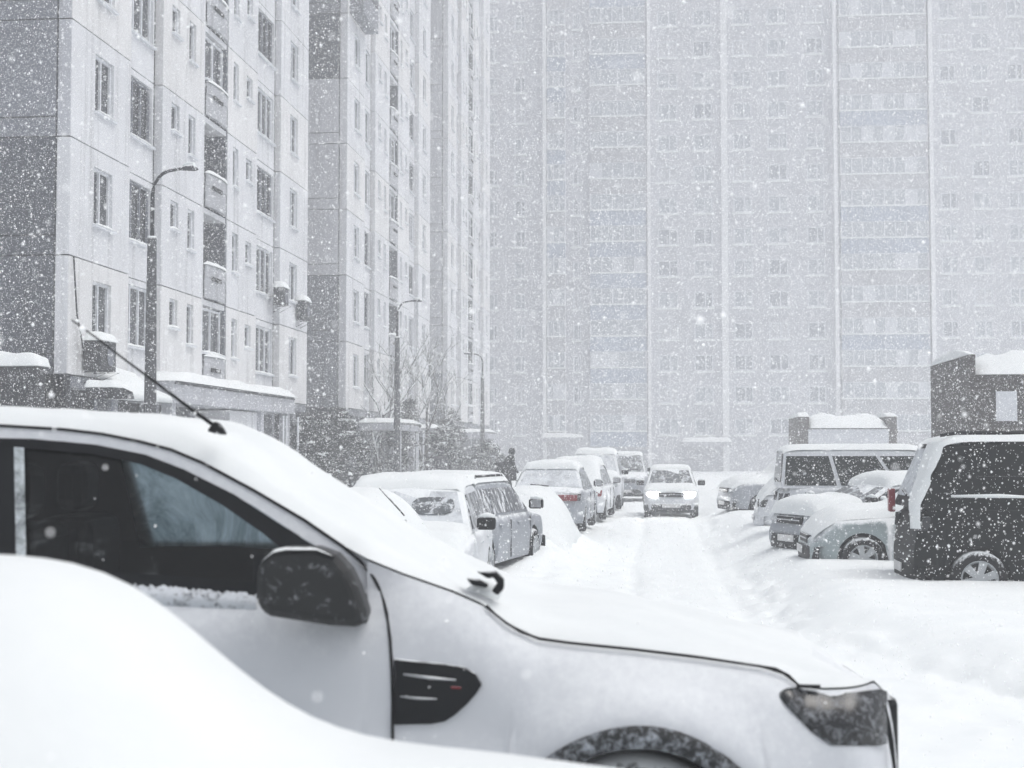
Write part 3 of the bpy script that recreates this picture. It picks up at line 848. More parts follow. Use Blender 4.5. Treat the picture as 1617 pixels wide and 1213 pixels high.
def post(px, Y, h, label):
    q = at(px, 745, Y); r = empty('bollard', (q.x, Y, .05)); tag(r, label, 'bollard', 'short metal posts along the pavement')
    m_ = MB(); m_.tube([(0, 0, -.2), (0, 0, h)], .045, 8); m_.build('post', METAL_D, r)
    m_ = MB(); m_.lathe([(0.0, .1), (.05, .07), (.07, 0)], (0, 0, h), 'z', 10); m_.build('snow_cap', SNOW, r, smooth=True)
post(505, 38, 1.25, 'short metal post nearest the evergreens')
post(520, 39, 1.2, 'short metal post second from the evergreens')
post(553, 41, 1.2, 'short metal post above the snow-caked car windscreen')
post(675, 56, 1.3, 'short dark post left of the far blurred walker')
post(704, 58, 1.3, 'short post just right of the far blurred walker')

# ------------------------------------------------------------------ people
def person(px, Y, zg, H_, lean, face, mats, label, bag=False):
    q = at(px, 730, Y); r = empty('person', (q.x, Y, zg), face); tag(r, label, 'person')
    k = H_ / 1.75
    J = [('pel', (0, 0, .95), .15), ('sp', (0, lean * .4, 1.18), .16), ('ch', (0, lean * .8, 1.38), .17), ('nk', (0, lean * 1.0, 1.50), .07),
         ('hd', (0, lean * 1.15, 1.60), .10), ('ht', (0, lean * 1.2, 1.71), .085)]
    V = [j[1] for j in J]; Rr = [j[2] for j in J]; Ed = [(0, 1), (1, 2), (2, 3), (3, 4), (4, 5)]
    for sd in (-1, 1):
        b0 = len(V)
        V += [(sd * .10, 0, .90), (sd * .12, .12 * sd, .50), (sd * .12, .10 * sd - .04, .09), (sd * .12, .10 * sd + .12, .04)]
        Rr += [.115, .075, .055, .045]; Ed += [(0, b0), (b0, b0 + 1), (b0 + 1, b0 + 2), (b0 + 2, b0 + 3)]
        b0 = len(V)
        V += [(sd * .20, lean * .8, 1.42), (sd * .25, lean * .8 + .02, 1.15), (sd * .20, lean * .8 + .16, .98), (sd * .18, lean * .8 + .22, .93)]
        Rr += [.085, .06, .045, .04]; Ed += [(2, b0), (b0, b0 + 1), (b0 + 1, b0 + 2), (b0 + 2, b0 + 3)]
    me = bpy.data.meshes.new('body'); me.from_pydata([(x * k, y * k, z * k) for x, y, z in V], Ed, []); me.materials.append(mats[0])
    o = put('body', me, r)
    sk = o.modifiers.new('skin', 'SKIN')
    for i, rad in enumerate(Rr): me.skin_vertices[0].data[i].radius = (rad * k, rad * k)
    me.skin_vertices[0].data[0].use_root = True
    o.modifiers.new('sub', 'SUBSURF').render_levels = 2
    m_ = MB(); m_.lathe([(.19 * k, .02), (.30 * k, -.25 * k), (.33 * k, -.62 * k), (.26 * k, -.62 * k)], (0, lean * .3, 1.3 * k), 'z', 16); m_.build('coat', mats[1], r, smooth=True)
    m_ = MB(); m_.lathe([(0.001, .155 * k), (.07 * k, .14 * k), (.115 * k, .07 * k), (.12 * k, -.02 * k), (.11 * k, -.04 * k)], (0, lean * 1.18 * k - .02, 1.62 * k), 'z', 16); m_.build('hood', mats[1], r, smooth=True)
    if bag:
        m_ = MB(); m_.box((-.17, -.38, .95), (.17, -.12, 1.42)); m_.build('backpack', mats[1], r, bevel=.06)
    return r
person(798, 52.0, .12, 1.92, .22, R(-60), (COAT, COAT), 'person in dark hooded clothes with backpack, hunched forward behind the parked cars', True)
person(697, 60.0, .1, 1.9, .06, R(180), (COAT2, COAT2), 'faint hooded person in grey clothes near the small cone-shaped evergreen')

# ------------------------------------------------------------------ cars
def smooth_path(xs, zs, n=60, r=2):
    X = np.linspace(xs[0], xs[-1], n); Z = np.interp(X, xs, zs)
    for _ in range(r): Z[1:-1] = (Z[:-2] + 2 * Z[1:-1] + Z[2:]) / 4
    return X, Z

def car(name, loc, heading, label, cat='car', L=4.3, Wd=1.74, H=1.46, mat=P_WHITE, belt=.93, hoodz=.90, nosez=.70,
        ws=(.95, .30), rear=(-1.35, -1.95), trunk=None, glass=None, rr_=.31, snow=.14, snow_on=('roof',), lamps=LENS,
        tail=RED, side=3, wheels=(1.32, -1.30), group='cars parked in the snow', face_detail=True, roofrail=False, mirror=True, tumble=.16, sill=.24, tone=SNOW_SOFT, bumper=PLASTIC, ledge=.93, dark_mirror=True, seams=True):
    r = empty(name, loc, heading); tag(r, label, cat, group)
    G = dict(ws=CARGLASS_F, side=CARGLASS_H, rear=CARGLASS_F); G.update(glass or {})
    hx = L / 2; w2 = Wd / 2; wf, wb = wheels; RA = rr_ + .06; zc = rr_
    trunk = trunk if trunk is not None else belt
    # deck height along the car
    dx = [-hx, -hx + .06, -hx + .2, rear[1], rear[1] + .02, ws[0], hx - .35, hx - .12, hx]
    dz = [.62, trunk - .12, trunk - .02, trunk, belt, belt + .0, hoodz - .06, nosez, .55]
    st = set(np.linspace(-hx, hx, 40))
    for c in (wf, wb):
        for k in range(13): st.add(c - RA + 2 * RA * k / 12)
    for x in (hx - .03, hx - .08, -hx + .03, -hx + .08): st.add(x)
    st = sorted(x for x in st if -hx <= x <= hx)
    P = []
    for x in st:
        D = float(np.interp(x, dx, dz))
        e = max(0, abs(x) - (hx - .55)) / .55
        wd = w2 * (1 - .20 * e ** 2.2)
        lo = sill + (.06 * e)
        for c in (wf, wb):
            if abs(x - c) < RA: lo = max(lo, zc + math.sqrt(RA * RA - (x - c) ** 2))
        lo = min(lo, D - .08)
        half = [(wd * .94, lo), (wd * .985, lo + (D - lo) * .25), (wd, lo + (D - lo) * .55), (wd * (.985 if ledge < .95 else .998), D - (D - lo) * .18), (wd * (ledge + .015), D - .025), (wd * (ledge - .05 if ledge < .95 else ledge - .012), D), (wd * .5, D + .025), (0, D + .035)]
        row = [(x, -y, z) for y, z in half] + [(x, y, z) for y, z in half[-2::-1]]
        P.append(row)
    b_ = MB(); b_.grid(P); nrow = len(P[0])
    b_.f.append(tuple(range(nrow))); b_.m.append(0)
    b_.f.append(tuple(range(len(P) * nrow - nrow, len(P) * nrow))); b_.m.append(0)
    body = b_.build('body', mat, r, smooth=True)
    u = MB(); u.box((-hx + .25, -w2 + .22, .2), (hx - .25, w2 - .22, belt - .15)); u.build('underbody', BLACKV, r)
    # cabin: tapered box
    yb = w2 * ledge; yt = w2 * .93 - tumble; zr = H; zb = belt - .01
    B = [(rear[1], zb), (ws[0], zb)]; T = [(rear[0], zr - .05), (ws[1], zr - .05)]
    nx = 8
    rows = []
    for i in range(nx + 1):
        t = i / nx
        xb = rear[1] + (ws[0] - rear[1]) * t; xt = rear[0] + (ws[1] - rear[0]) * t
        zt = zr - .05 + .05 * math.sin(PI * t) ** .6
        rows.append([(xb, -yb, zb), (xt, -yt, zt - .03), (xt, -yt * .9, zt), (xt, -yt * .45, zt + .02), (xt, 0, zt + .025), (xt, yt * .45, zt + .02), (xt, yt * .9, zt), (xt, yt, zt - .03), (xb, yb, zb)])
    c = MB(); c.grid(rows)
    c.f.append(tuple(range(9))); c.m.append(0); c.f.append(tuple(range(nx * 9, nx * 9 + 9))); c.m.append(0)
    cab = c.build('cabin', mat, r, bevel=.03)
    zt_ = zr - .08
    def sp(s_, t, sgn, off=0.0):     # point on side face
        xb = rear[1] + (ws[0] - rear[1]) * s_; xt = rear[0] + (ws[1] - rear[0]) * s_
        y = yb + (yt - yb) * t; n_ = Vector((0, 1, (yb - yt) / (zt_ - zb))).normalized() * off
        return Vector((xb + (xt - xb) * t, sgn * (y + n_.y), zb + (zt_ - zb) * t + n_.z))
    if side:
        cuts = {3: [(.018, .31), (.335, .635), (.66, .975)], 2: [(.06, .45), (.49, .95)], 1: [(.05, .95)]}[side]
        for sgn in (-1, 1):
            for (s0, s1) in cuts:
                m_ = MB(); pts = [sp(s0, .08, sgn, .004), sp(s1, .08, sgn, .004), sp(s1, .90, sgn, .004), sp(s0, .90, sgn, .004)]
                m_.prism(pts, (0, sgn * .012, .003)); m_.build('side_window', G['side'], cab)
    def fp(x_b, x_t, yy, t, off):
        d = 1 if x_b > 0 else -1
        n_ = Vector(((zt_ - zb), 0, abs(x_b - x_t))).normalized(); n_.x *= d
        y = (yb + (yt - yb) * t) * yy
        return Vector((x_b + (x_t - x_b) * t, y, zb + (zt_ + .02 - zb) * t)) + n_ * off
    for nm, (x_b, x_t), mt in (('windshield', (ws[0], ws[1]), G['ws']), ('rear_window', (rear[1], rear[0]), G['rear'])):
        t1 = .93; t0 = .08 if nm == 'windshield' else .16
        pts = [fp(x_b, x_t, y, t, .006) for y, t in ((-.90, t0), (.90, t0), (.88, t1), (-.88, t1))]
        m_ = MB(); m_.prism(pts, ((.012 if x_b > 0 else -.012), 0, .006)); g_ = m_.build(nm, mt, cab)
        if face_detail:
            m_ = MB()
            for y0, y1 in (((-.1, .62), (-.72, .0)) if nm == 'windshield' else ((0, .55),)):
                m_.tube([fp(x_b, x_t, y0, t0 + .0, .04), fp(x_b, x_t, (y0 + y1) / 2, t0 + .05, .035), fp(x_b, x_t, y1, t0 + .08, .03)], .014, 5)
            m_.build('wiper', PLASTIC, g_)
    # lamps, grille, bumper, plate
    for sgn in (-1, 1):
        m_ = MB()
        y0, y1 = sgn * w2 * .50, sgn * w2 * .86
        P_ = [(hx + .012, y0, nosez - .17), (hx - .05, y1, nosez - .13), (hx - .17, y1 * 1.03, nosez + .02), (hx - .05, y0, nosez - .01)]
        m_.prism(P_, (-.12, 0, -.01)); m_.build('headlight', lamps, r, bevel=.015)
        m_ = MB(); y0, y1 = sgn * w2 * .62, sgn * w2 * .90
        zt2 = trunk - .10 if trunk >= belt else trunk - .06
        P_ = [(-hx - .012, y0, zt2 - .17), (-hx + .05, y1, zt2 - .17), (-hx + .12, y1 * 1.02, zt2), (-hx + .0, y0, zt2)]
        m_.prism(P_, (.10, 0, 0)); m_.build('tail_light', tail, r, bevel=.012)
        if mirror:
            m_ = MB(); mx_ = ws[0] - .12
            m_.box((mx_ - .07, sgn * (w2 - .02), belt + .03), (mx_ + .06, sgn * (w2 + .20), belt + .18))
            mo = m_.build('mirror', PLASTIC if dark_mirror else mat, r, bevel=.035, seg=3)
            m_ = MB(); m_.box((mx_ - .076, sgn * (w2 + .02), belt + .05), (mx_ - .071, sgn * (w2 + .18), belt + .165)); m_.build('mirror_glass', CHROME, mo)
            m_ = MB(); m_.tube([(mx_, sgn * (w2 + .0), belt + .185), (mx_, sgn * (w2 + .1), belt + .20), (mx_, sgn * (w2 + .19), belt + .185)], [.03, .05, .03], 8, flat=.7); m_.build('snow_cap', SNOW, mo, smooth=True)
        # door handles
        for hxx in (.25, -.75):
            m_ = MB(); m_.box((hxx - .08, sgn * (w2 - .005), belt - .16), (hxx + .08, sgn * (w2 + .02), belt - .13)); m_.build('door_handle', mat, r, bevel=.006)
        # door seams
        m_ = MB()
        for xx in (ws[0] - .12, -.22, rear[1] + .45) if seams else ():
            if abs(xx - wb) < RA: continue
            m_.box((xx - .004, sgn * (w2 * .985), sill + .05), (xx + .004, sgn * (w2 + .0008), belt - .08))
        if seams: m_.build('door_seam', BLACKV, r)
    m_ = MB(); m_.box((hx - .05, -w2 * .45, nosez - .17), (hx + .014, w2 * .45, nosez - .05)); gr_ = m_.build('grille', PLASTIC, r, bevel=.01)
    m_ = MB(); m_.box((hx + .0145, -w2 * .42, nosez - .115), (hx + .024, w2 * .42, nosez - .095)); m_.build('grille_bar', CHROME, gr_)
    for sg, nm in ((1, 'front_bumper'), (-1, 'rear_bumper')):
        P_ = []
        for j in range(13):
            t = -1 + j / 6; y = t * w2 * .96; x = sg * (hx + .05 - .16 * abs(t) ** 3.5)
            P_.append([(x - sg * .12, y, .22), (x, y, .24), (x + sg * .01, y, .36), (x, y, .47), (x - sg * .12, y, .49)])
        m_ = MB(); m_.grid(P_); bo = m_.build(nm, bumper if sg > 0 else mat, r, smooth=True)
        m_ = MB(); m_.box((sg * (hx + .064), -.26, .36), (sg * (hx + .078), .26, .47)); m_.build('number_plate', PLATE, bo, bevel=.003)
    if roofrail:
        for sgn in (-1, 1):
            m_ = MB(); m_.tube([(rear[0] + .15, sgn * yt * .93, zr - .02), (rear[0] + .3, sgn * yt * .93, zr + .06), (ws[1] - .35, sgn * yt * .93, zr + .06), (ws[1] - .15, sgn * yt * .93, zr - .02)], .022, 8)
            m_.build('roof_rail', PLASTIC, r)
    # wheels
    for xw in (wf, wb):
        for sgn in (-1, 1):
            yo = sgn * (w2 - .02); yi = sgn * (w2 - .21)
            m_ = MB(); m_.lathe([(rr_ * .62, yo - sgn * .005), (rr_ * .80, yo), (rr_ * .96, yo - sgn * .02), (rr_, yo - sgn * .05), (rr_, yi + sgn * .03), (rr_ * .9, yi), (.05, yi)], (xw, 0, rr_), 'y', 30)
            wh = m_.build('wheel', RUBBER, r, smooth=True)
            m_ = MB(); m_.lathe([(rr_ * .62, yo - sgn * .004), (rr_ * .66, yo + sgn * .004), (rr_ * .60, yo - sgn * .02), (rr_ * .55, yo - sgn * .05)], (xw, 0, rr_), 'y', 30)
            m_.lathe([(.0, yo - sgn * .012), (.06, yo - sgn * .012), (.065, yo - sgn * .05)], (xw, 0, rr_), 'y', 16)
            for k in range(6):
                a = 2 * PI * k / 6 + .3; cs, sn = math.cos(a), math.sin(a); n1, n2_ = .05, rr_ * .6; w_a, w_b = .035, .05
                q4 = [(xw + cs * n1 - sn * w_a, yo - sgn * .035, rr_ + sn * n1 + cs * w_a), (xw + cs * n1 + sn * w_a, yo - sgn * .035, rr_ + sn * n1 - cs * w_a),
                      (xw + cs * n2_ + sn * w_b, yo - sgn * .02, rr_ + sn * n2_ - cs * w_b), (xw + cs * n2_ - sn * w_b, yo - sgn * .02, rr_ + sn * n2_ + cs * w_b)]
                m_.prism(q4, (0, sgn * .018, 0))
            m_.build('rim', RIM, wh)
            m_ = MB(); m_.lathe([(0, yo - sgn * .06), (rr_ * .6, yo - sgn * .06)], (xw, 0, rr_), 'y', 20); m_.build('wheel_well', BLACKV, wh)
    # snow lying on the car
    segs = []
    if 'all' in snow_on:
        segs.append(([-hx + .02, -hx + .2, rear[1], rear[0], ws[1], ws[0], hx - .35, hx - .02], [trunk - .12, trunk, trunk + .02, zr, zr, belt, hoodz - .04, nosez - .02], None))
    else:
        if 'roof' in snow_on: segs.append(([rear[0] - .02, rear[0] + .2, ws[1] - .2, ws[1] + .03], [zr - .03, zr, zr, zr - .04], yt))
        if 'hood' in snow_on: segs.append(([ws[0] - .12, ws[0] + .1, hx - .35, hx - .05], [belt + .06, belt, hoodz - .05, nosez], w2 * .90))
        if 'ws' in snow_on: segs.append(([ws[1] - .3, ws[1], ws[0], ws[0] + .15], [zr, zr - .02, belt, belt], None))
        if 'trunk' in snow_on: segs.append(([-hx + .03, -hx + .2, rear[1] + .1], [trunk - .1, trunk, trunk + .02], w2 * .88))
        if 'rear' in snow_on: segs.append(([rear[1] - .1, rear[1], rear[0], rear[0] + .2], [trunk, trunk, zr - .03, zr], None))
    s_ = MB(); sd = abs(hash((round(loc[0], 2), round(loc[1], 2)))) % 50
    for xs, zs, hw in segs:
        N = 44; X_, Z_ = smooth_path(xs, zs, N, 3)
        P_ = []
        for i in range(N):
            x, z = X_[i], Z_[i]
            if hw is None:
                tt = float(np.clip((z - belt) / (zr - belt), 0, 1)); hwx = w2 * .92 * (1 - tt) + yt * tt
                hwx *= 1 - .10 * max(0, (abs(x) - (hx - .5)) / .5) ** 2
            else: hwx = hw
            e = max(0.0, 1 - abs(2 * i / (N - 1) - 1) ** 9) ** .5
            row = []
            for j in range(17):
                v = -1 + j / 8
                h = snow * e * max(0.0, 1 - abs(v) ** 4) ** .5 * (1 + .45 * float(fbm(x * 1.6 + sd, v * 1.4 + sd, 2, 3)))
                row.append((x, v * (hwx + .015), z + h + .03 - .055 * (abs(v) > .99) - .05 * (1 - e)))
            P_.append(row)
        s_.grid(P_)
    if segs: s_.build('snow_cover', tone, r, smooth=True)
    return r

UP = R(90)      # heading so that local +x points down the street
def base(x, y, s_=0.0): return s_

# oncoming little hatchback with its lamps on
p = at(1060, 800, 41.5)
car('oncoming_car', (p.x, 41.5 + 1.85, -.04), -UP, 'white hatchback driving towards the viewer with both headlights glowing', L=3.7, Wd=1.62, H=1.50, mat=P_WHITE,
    belt=.95, hoodz=.98, nosez=.84, ws=(.85, .25), rear=(-1.35, -1.75), glass=dict(ws=CARGLASS_H), lamps=LIT, snow=.05, snow_on=('roof', 'hood'), group='cars on the street', wheels=(1.15, -1.15), bumper=P_DARK)
# left row, near to far
p = at(650, 800, 16.2)
car1 = car('parked_car', (p.x - .22, 16.2 + 2.15 - .9, .16), -UP + R(3), 'white parked car caked in snow with one wiper showing, facing the viewer on the left', Wd=1.80, H=1.42, mat=P_WHITE, belt=.87, hoodz=.88,
    ws=(1.0, .40), snow=.09, snow_on=('roof', 'hood'), glass=dict(ws=CARGLASS_F, side=CARGLASS_S), group='cars parked on the left', seams=False)
def wsp(y, t, off): return (1.0 - .6 * t + off, y, .86 + .50 * t + off * .9)
c = MB(); c.prism([wsp(.34 + .26 * math.cos(a), .58 + .22 * math.sin(a) + .03 * math.sin(3 * a), .022) for a in np.linspace(0, 2 * PI, 14)[:-1]], (.006, 0, .006))
c.build('cleared_patch', CARGLASS_H, car1)
c = MB(); c.tube([(1.13, -.36, 1.02), (1.11, -.28, 1.03), (1.09, .02, 1.02)], [.02, .022, .008], 6); c.build('wiper_arm', PLASTIC, car1)
p = at(790, 800, 21.2)
car('parked_car', (p.x - .62, 21.2, .14), UP - R(9), 'silver estate car with streaky half-cleared side windows and a roof rail', Wd=1.74, H=1.42, mat=P_SILVER, L=4.3, belt=.92,
    ws=(1.05, .5), rear=(-1.5, -2.0), glass=dict(side=CARGLASS_S), snow=.10, snow_on=('roof',), roofrail=True, group='cars parked on the left', wheels=(1.35, -1.3))
p = at(875, 780, 32.0)
sal = car('parked_car', (p.x - .12, 32.0 + 2.1, .12), UP - R(2), 'silver saloon seen from behind with a red tail lamp under snow', mat=P_SILVER, H=1.48, L=4.3, belt=.95, trunk=1.0, rear=(-1.0, -1.55),
    glass=dict(rear=CARGLASS_F, side=CARGLASS_H), snow=.12, snow_on=('roof',), group='cars parked on the left', tail=P_DARK)
q0, q1 = at(874, 791, 32.0), at(912, 781, 32.0); mi_ = Matrix.Rotation(-sal.rotation_euler.z, 3, 'Z')
c = MB(); a0, a1 = mi_ @ (q0 - sal.location), mi_ @ (q1 - sal.location)
c.box((-2.20, min(a0.y, a1.y), a0.z), (-2.10, max(a0.y, a1.y), a1.z)); c.build('tail_light', RED, sal, bevel=.02)
p = at(925, 770, 38.5)
car('parked_car', (p.x - .25, 38.5 + 2.0, .08), UP - R(3), 'white hatchback ahead of the silver saloon, its dark lower side showing', mat=P_WHITE, H=1.5, snow=.2, snow_on=('all',), glass=dict(side=CARGLASS_H), group='cars parked on the left')
p = at(937, 750, 46.0)
car('parked_van', (p.x, 46.0 + 2.2, .05), -UP, 'tall white minivan with snowy roof facing the viewer, behind the white hatchback', 'van', mat=P_WHITE, H=1.86, L=4.4, Wd=1.8, belt=1.1, hoodz=1.08, nosez=.9,
    ws=(1.25, .65), rear=(-1.9, -2.1), snow=.12, snow_on=('roof', 'hood'), group='cars parked on the left')
p = at(986, 745, 54.0)
car('parked_van', (p.x, 54.0 + 2.2, .02), -UP, 'grey minivan farthest along the left row of cars', 'van', mat=P_SILVER, H=1.82, L=4.4, Wd=1.75, belt=1.1, hoodz=1.05, nosez=.9,
    ws=(1.25, .6), rear=(-1.9, -2.1), snow=.06, snow_on=('roof',), glass=dict(ws=CARGLASS_H), group='cars parked on the left')
# right side, noses or tails towards the lane
def at_ground(px, Y): return at(px, 800, Y).x
YV = 17.3
x0 = at_ground(1447, YV)
VANL = 4.5
van = car('black_van', (x0 + VANL / 2, YV + .95, .14), 0, 'black van with spoked wheel sunk in snow, nearest vehicle on the right', 'van', mat=P_BLACK, L=VANL, Wd=1.85, H=1.98, belt=1.16, hoodz=1.1, nosez=.9,
    ws=(1.6, .95), rear=(-1.90, -2.22), wheels=(1.4, -1.52), glass=dict(side=CARGLASS, rear=CARGLASS_F), snow=.05, snow_on=('roof',), group='cars parked on the right', side=0, tumble=.10, rr_=.33, tail=P_DARK, ledge=.985)
c = MB(); c.box((-1.55, -.962, 1.52), (-.72, -.925, 1.545)); c.build('slide_rail', PLASTIC, van)
c = MB(); c.tube([(-1.85, -.97, 1.31), (-1.3, -.975, 1.315), (-.9, -.975, 1.30)], [.018, .03, .016], 8, flat=.8); o = c.build('snow_ridge', SNOW, van, smooth=True)
c = MB(); c.box((-1.88, -.955, 1.27), (-.86, -.915, 1.29)); c.build('side_rail', PLASTIC, van)
c = MB(); P = []
for k in range(30):
    z = .92 + 1.03 * k / 29; xr = float(np.interp(z, [.55, 1.12, 1.2, 1.95], [-2.25, -2.26, -2.25, -1.95]))
    yy0 = float(np.interp(z, [.55, 1.15, 1.95], [-.88, -.905, -.83])); wdt = float(np.interp(z, [.9, 1.1, 1.3, 1.95], [.08, .10, .40, .70])) + .14 * float(fbm(z * 4, 1.7, 5, 3))
    P.append([(xr + .06 + .04 * float(vn(z * 9, 2.2, 3)), yy0 - .022, z), (xr + .03, yy0 - .012, z), (xr - .02, yy0 + .03, z), (xr - .045, yy0 + .09, z), (xr - .05, yy0 + wdt * .7, z), (xr - .0, yy0 + wdt, z)])
c.grid(P); c.build('plastered_snow', SNOW_SOFT, van, smooth=True)
for y_ in (.80,):
    c = MB(); c.box((-2.30, y_ - .08, 1.05), (-2.22, y_ + .08, 1.36)); c.build('rear_lamp', RED, van, bevel=.02)
c = MB(); c.box((-.6, -.935, 1.30), (1.1, -.905, 1.85)); c.v = [(x, y + (.05 if z > 1.5 else -.0), z) for x, y, z in c.v]; c.build('side_window', CARGLASS, van)
c = MB(); c.tube([(-1.9, -.62, 2.03), (-1.7, -.62, 2.06), (.9, -.62, 2.06)], .025, 6); c.build('roof_rail', PLASTIC, van)

x0 = at_ground(1272, 20.9)
car('parked_car', (x0 + 2.0, 20.9 + .82, .12), PI + R(2), 'pale teal hatchback with its nose to the lane, left of the black van', mat=P_TEAL, L=3.9, Wd=1.66, H=1.46, belt=.93, hoodz=.93, nosez=.68,
    ws=(.72, -.05), wheels=(1.22, -1.2), snow=.12, snow_on=('all',), glass=dict(side=CARGLASS_H), group='cars parked on the right', rr_=.31)
x0 = at_ground(1238, 24.0)
car('parked_car', (x0 + 2.05, 24.0 + .95, .12), PI + R(24), 'silver saloon with dark grille and snowy bonnet between the teal hatchback and white minivan', mat=P_SILVER, L=4.3, Wd=1.74, H=1.33, belt=.93, hoodz=.96, nosez=.82,
    ws=(1.30, .65), rear=(-1.3, -1.8), snow=.16, snow_on=('roof', 'hood', 'trunk'), glass=dict(side=CARGLASS, ws=CARGLASS_H), group='cars parked on the right', lamps=LENS)
x0 = at_ground(1232, 27.2)
car('parked_minivan', (x0 + 2.15, 27.2 + .88, .12), 0, 'white minivan with three dark side windows, tail towards the lane', 'van', mat=P_WHITE, L=4.3, Wd=1.76, H=1.90, belt=1.16, hoodz=1.05, nosez=.85,
    ws=(1.25, .55), rear=(-2.06, -2.13), snow=.06, snow_on=('roof',), glass=dict(side=CARGLASS, rear=CARGLASS), group='cars parked on the right', tumble=.10, mirror=True, ledge=.985, tail=P_DARK)
x0 = at_ground(1202, 31.0)
car('parked_car', (x0 + 2.1, 31.9, .10), 0, 'white hatchback with one dark tail lamp, mostly hidden behind the white minivan', mat=P_WHITE, H=1.45, snow=.16, snow_on=('all',), tail=P_DARK, group='cars parked on the right')
x0 = at_ground(1140, 40.0)
car('parked_car', (x0 + 2.15, 40.9, .10), PI + R(14), 'snowy dark-nosed car farthest along the right row', mat=P_SILVER, H=1.72, belt=1.0, hoodz=1.05, nosez=.88, L=4.3, snow=.14, snow_on=('all',),
    glass=dict(side=CARGLASS_H), group='cars parked on the right')

# cars wholly buried: smooth humps
def hump(name, cx, cy, zg, L, Wd, prof, label, rz=0, cat='snow-covered car', sd=0, pw=2.6):
    r = empty(name, (cx, cy, zg), rz); tag(r, label, cat)
    N, M = 90, 48
    xs = [p[0] for p in prof]; zs = [p[1] for p in prof]
    X_, Z_ = smooth_path(xs, zs, N, 5)
    P_ = []
    for i in range(N):
        row = []
        for j in range(M + 1):
            v = -1 + 2 * j / M
            h = Z_[i] * max(0.0, 1 - abs(v) ** pw) ** (.62)
            h += .03 * float(fbm(X_[i] * 1.2 + sd, v * 1.5, 8, 3)) * min(1, h * 3)
            row.append((X_[i], v * Wd / 2, h - .12))
        P_.append(row)
    m_ = MB(); m_.grid(P_); m_.build('snow_cover', SNOW_SOFT, r, smooth=True)
    return r
p = at(598, 800, 12.6)
h = hump('snow_covered_car', p.x - .2, 12.6, .15, 4, 1.8, [(-2.2, 0), (-2.0, .75), (-1.5, 1.05), (-1.0, 1.56), (.3, 1.63), (1.1, 1.05), (1.9, .85), (2.2, .0)], 'small white car buried in snow just beyond the pickup windscreen, only a dark seam showing', UP, sd=3)
from mathutils.bvhtree import BVHTree
hm = h.children[0].data
tr_ = BVHTree.FromPolygons([tuple(v.co) for v in hm.vertices], [tuple(p_.vertices) for p_ in hm.polygons])
inv = Matrix.Rotation(-UP, 3, 'Z'); c = MB(); eye = inv @ (Vector((0, 0, CH)) - h.location)
for (a_, b_) in (((600, 772), (638, 815)), ((640, 822), (650, 856))):
    pts = []
    for k in range(9):
        q_ = inv @ (at(a_[0] + (b_[0] - a_[0]) * k / 8, a_[1] + (b_[1] - a_[1]) * k / 8, 12) - h.location)
        hit = tr_.ray_cast(eye, (q_ - eye).normalized())
        if hit[0] is not None: pts.append(hit[0])
    if len(pts) > 2: c.tube(pts, .011, 6)
c.build('seam', PLASTIC, h)
p = at(842, 790, 26.5)
hump('snow_covered_car', p.x - .1, 26.5, .14, 4.4, 1.9, [(-2.3, 0), (-2.0, .55), (-1.4, .9), (-.8, 1.25), (.4, 1.32), (1.1, 1.05), (2.0, .85), (2.3, 0)], 'car wholly buried under smooth snow between the silver estate and silver saloon', UP, sd=9)

# big hump of snow in the near corner
RM = Matrix.Rotation(YAW, 3, 'Z')
S3 = FPX / 3.0
pr = [(0, 872), (60, 876), (130, 888), (180, 907), (230, 947), (290, 1010), (350, 1068), (420, 1120), (480, 1155), (560, 1184), (640, 1196), (760, 1208), (860, 1222)]
prof = [(-3.6, .3), (-3.3, 1.3), (-2.6, 1.58), (-1.4, 1.60)] + [((x - 808.5) / S3, CH - (y - 710) / S3 - .15) for x, y in pr] + [(.9, 1.05), (1.3, .7), (1.6, .0)]
cw = RM @ Vector((0, 3.05, 0))
hump('snow_mound', cw.x, cw.y, .15, 4, 1.9, [(a, b_ + .12) for a, b_ in prof], 'big smooth mound of fresh snow hiding the lower side of the pickup', YAW, 'snow mound', sd=1, pw=2.2)

# ------------------------------------------------------------------ the silver pickup, side on, right in front
D0 = 4.83
def pk(px, py, d):
    z = CH + d * math.tan(PIT + math.atan((606.5 - py) / FPX))
    dep = d * math.cos(PIT) + (z - CH) * math.sin(PIT)
    return Vector(((px - 808.5) / FPX * dep, d, z))
BELT = 1.50
def dside(z): return D0 + .085 + max(0, z - BELT) * .34
def ps(px, py, off=0.0):
    d = D0 + .1
    for _ in range(6): d = dside(pk(px, py, d).z)
    return pk(px, py, d - off)
OFF = (-1.35, D0 + .93, .2)
pw_ = RM @ Vector((OFF[0], OFF[1], 0))
truck = empty('pickup_truck', (pw_.x, pw_.y, OFF[2]), YAW)
tag(truck, 'large silver pickup truck side on and close up, blanketed with snow', 'pickup truck')
WID = 1.86; DM = D0 + WID / 2
def both(mb_f, name, mats, parent=truck, far=True, **k):
    """build the near side part and its mirror image on the far side"""
    a = mb_f().build(name, mats, parent, off=OFF if parent is truck else OFF, **k)
    return a
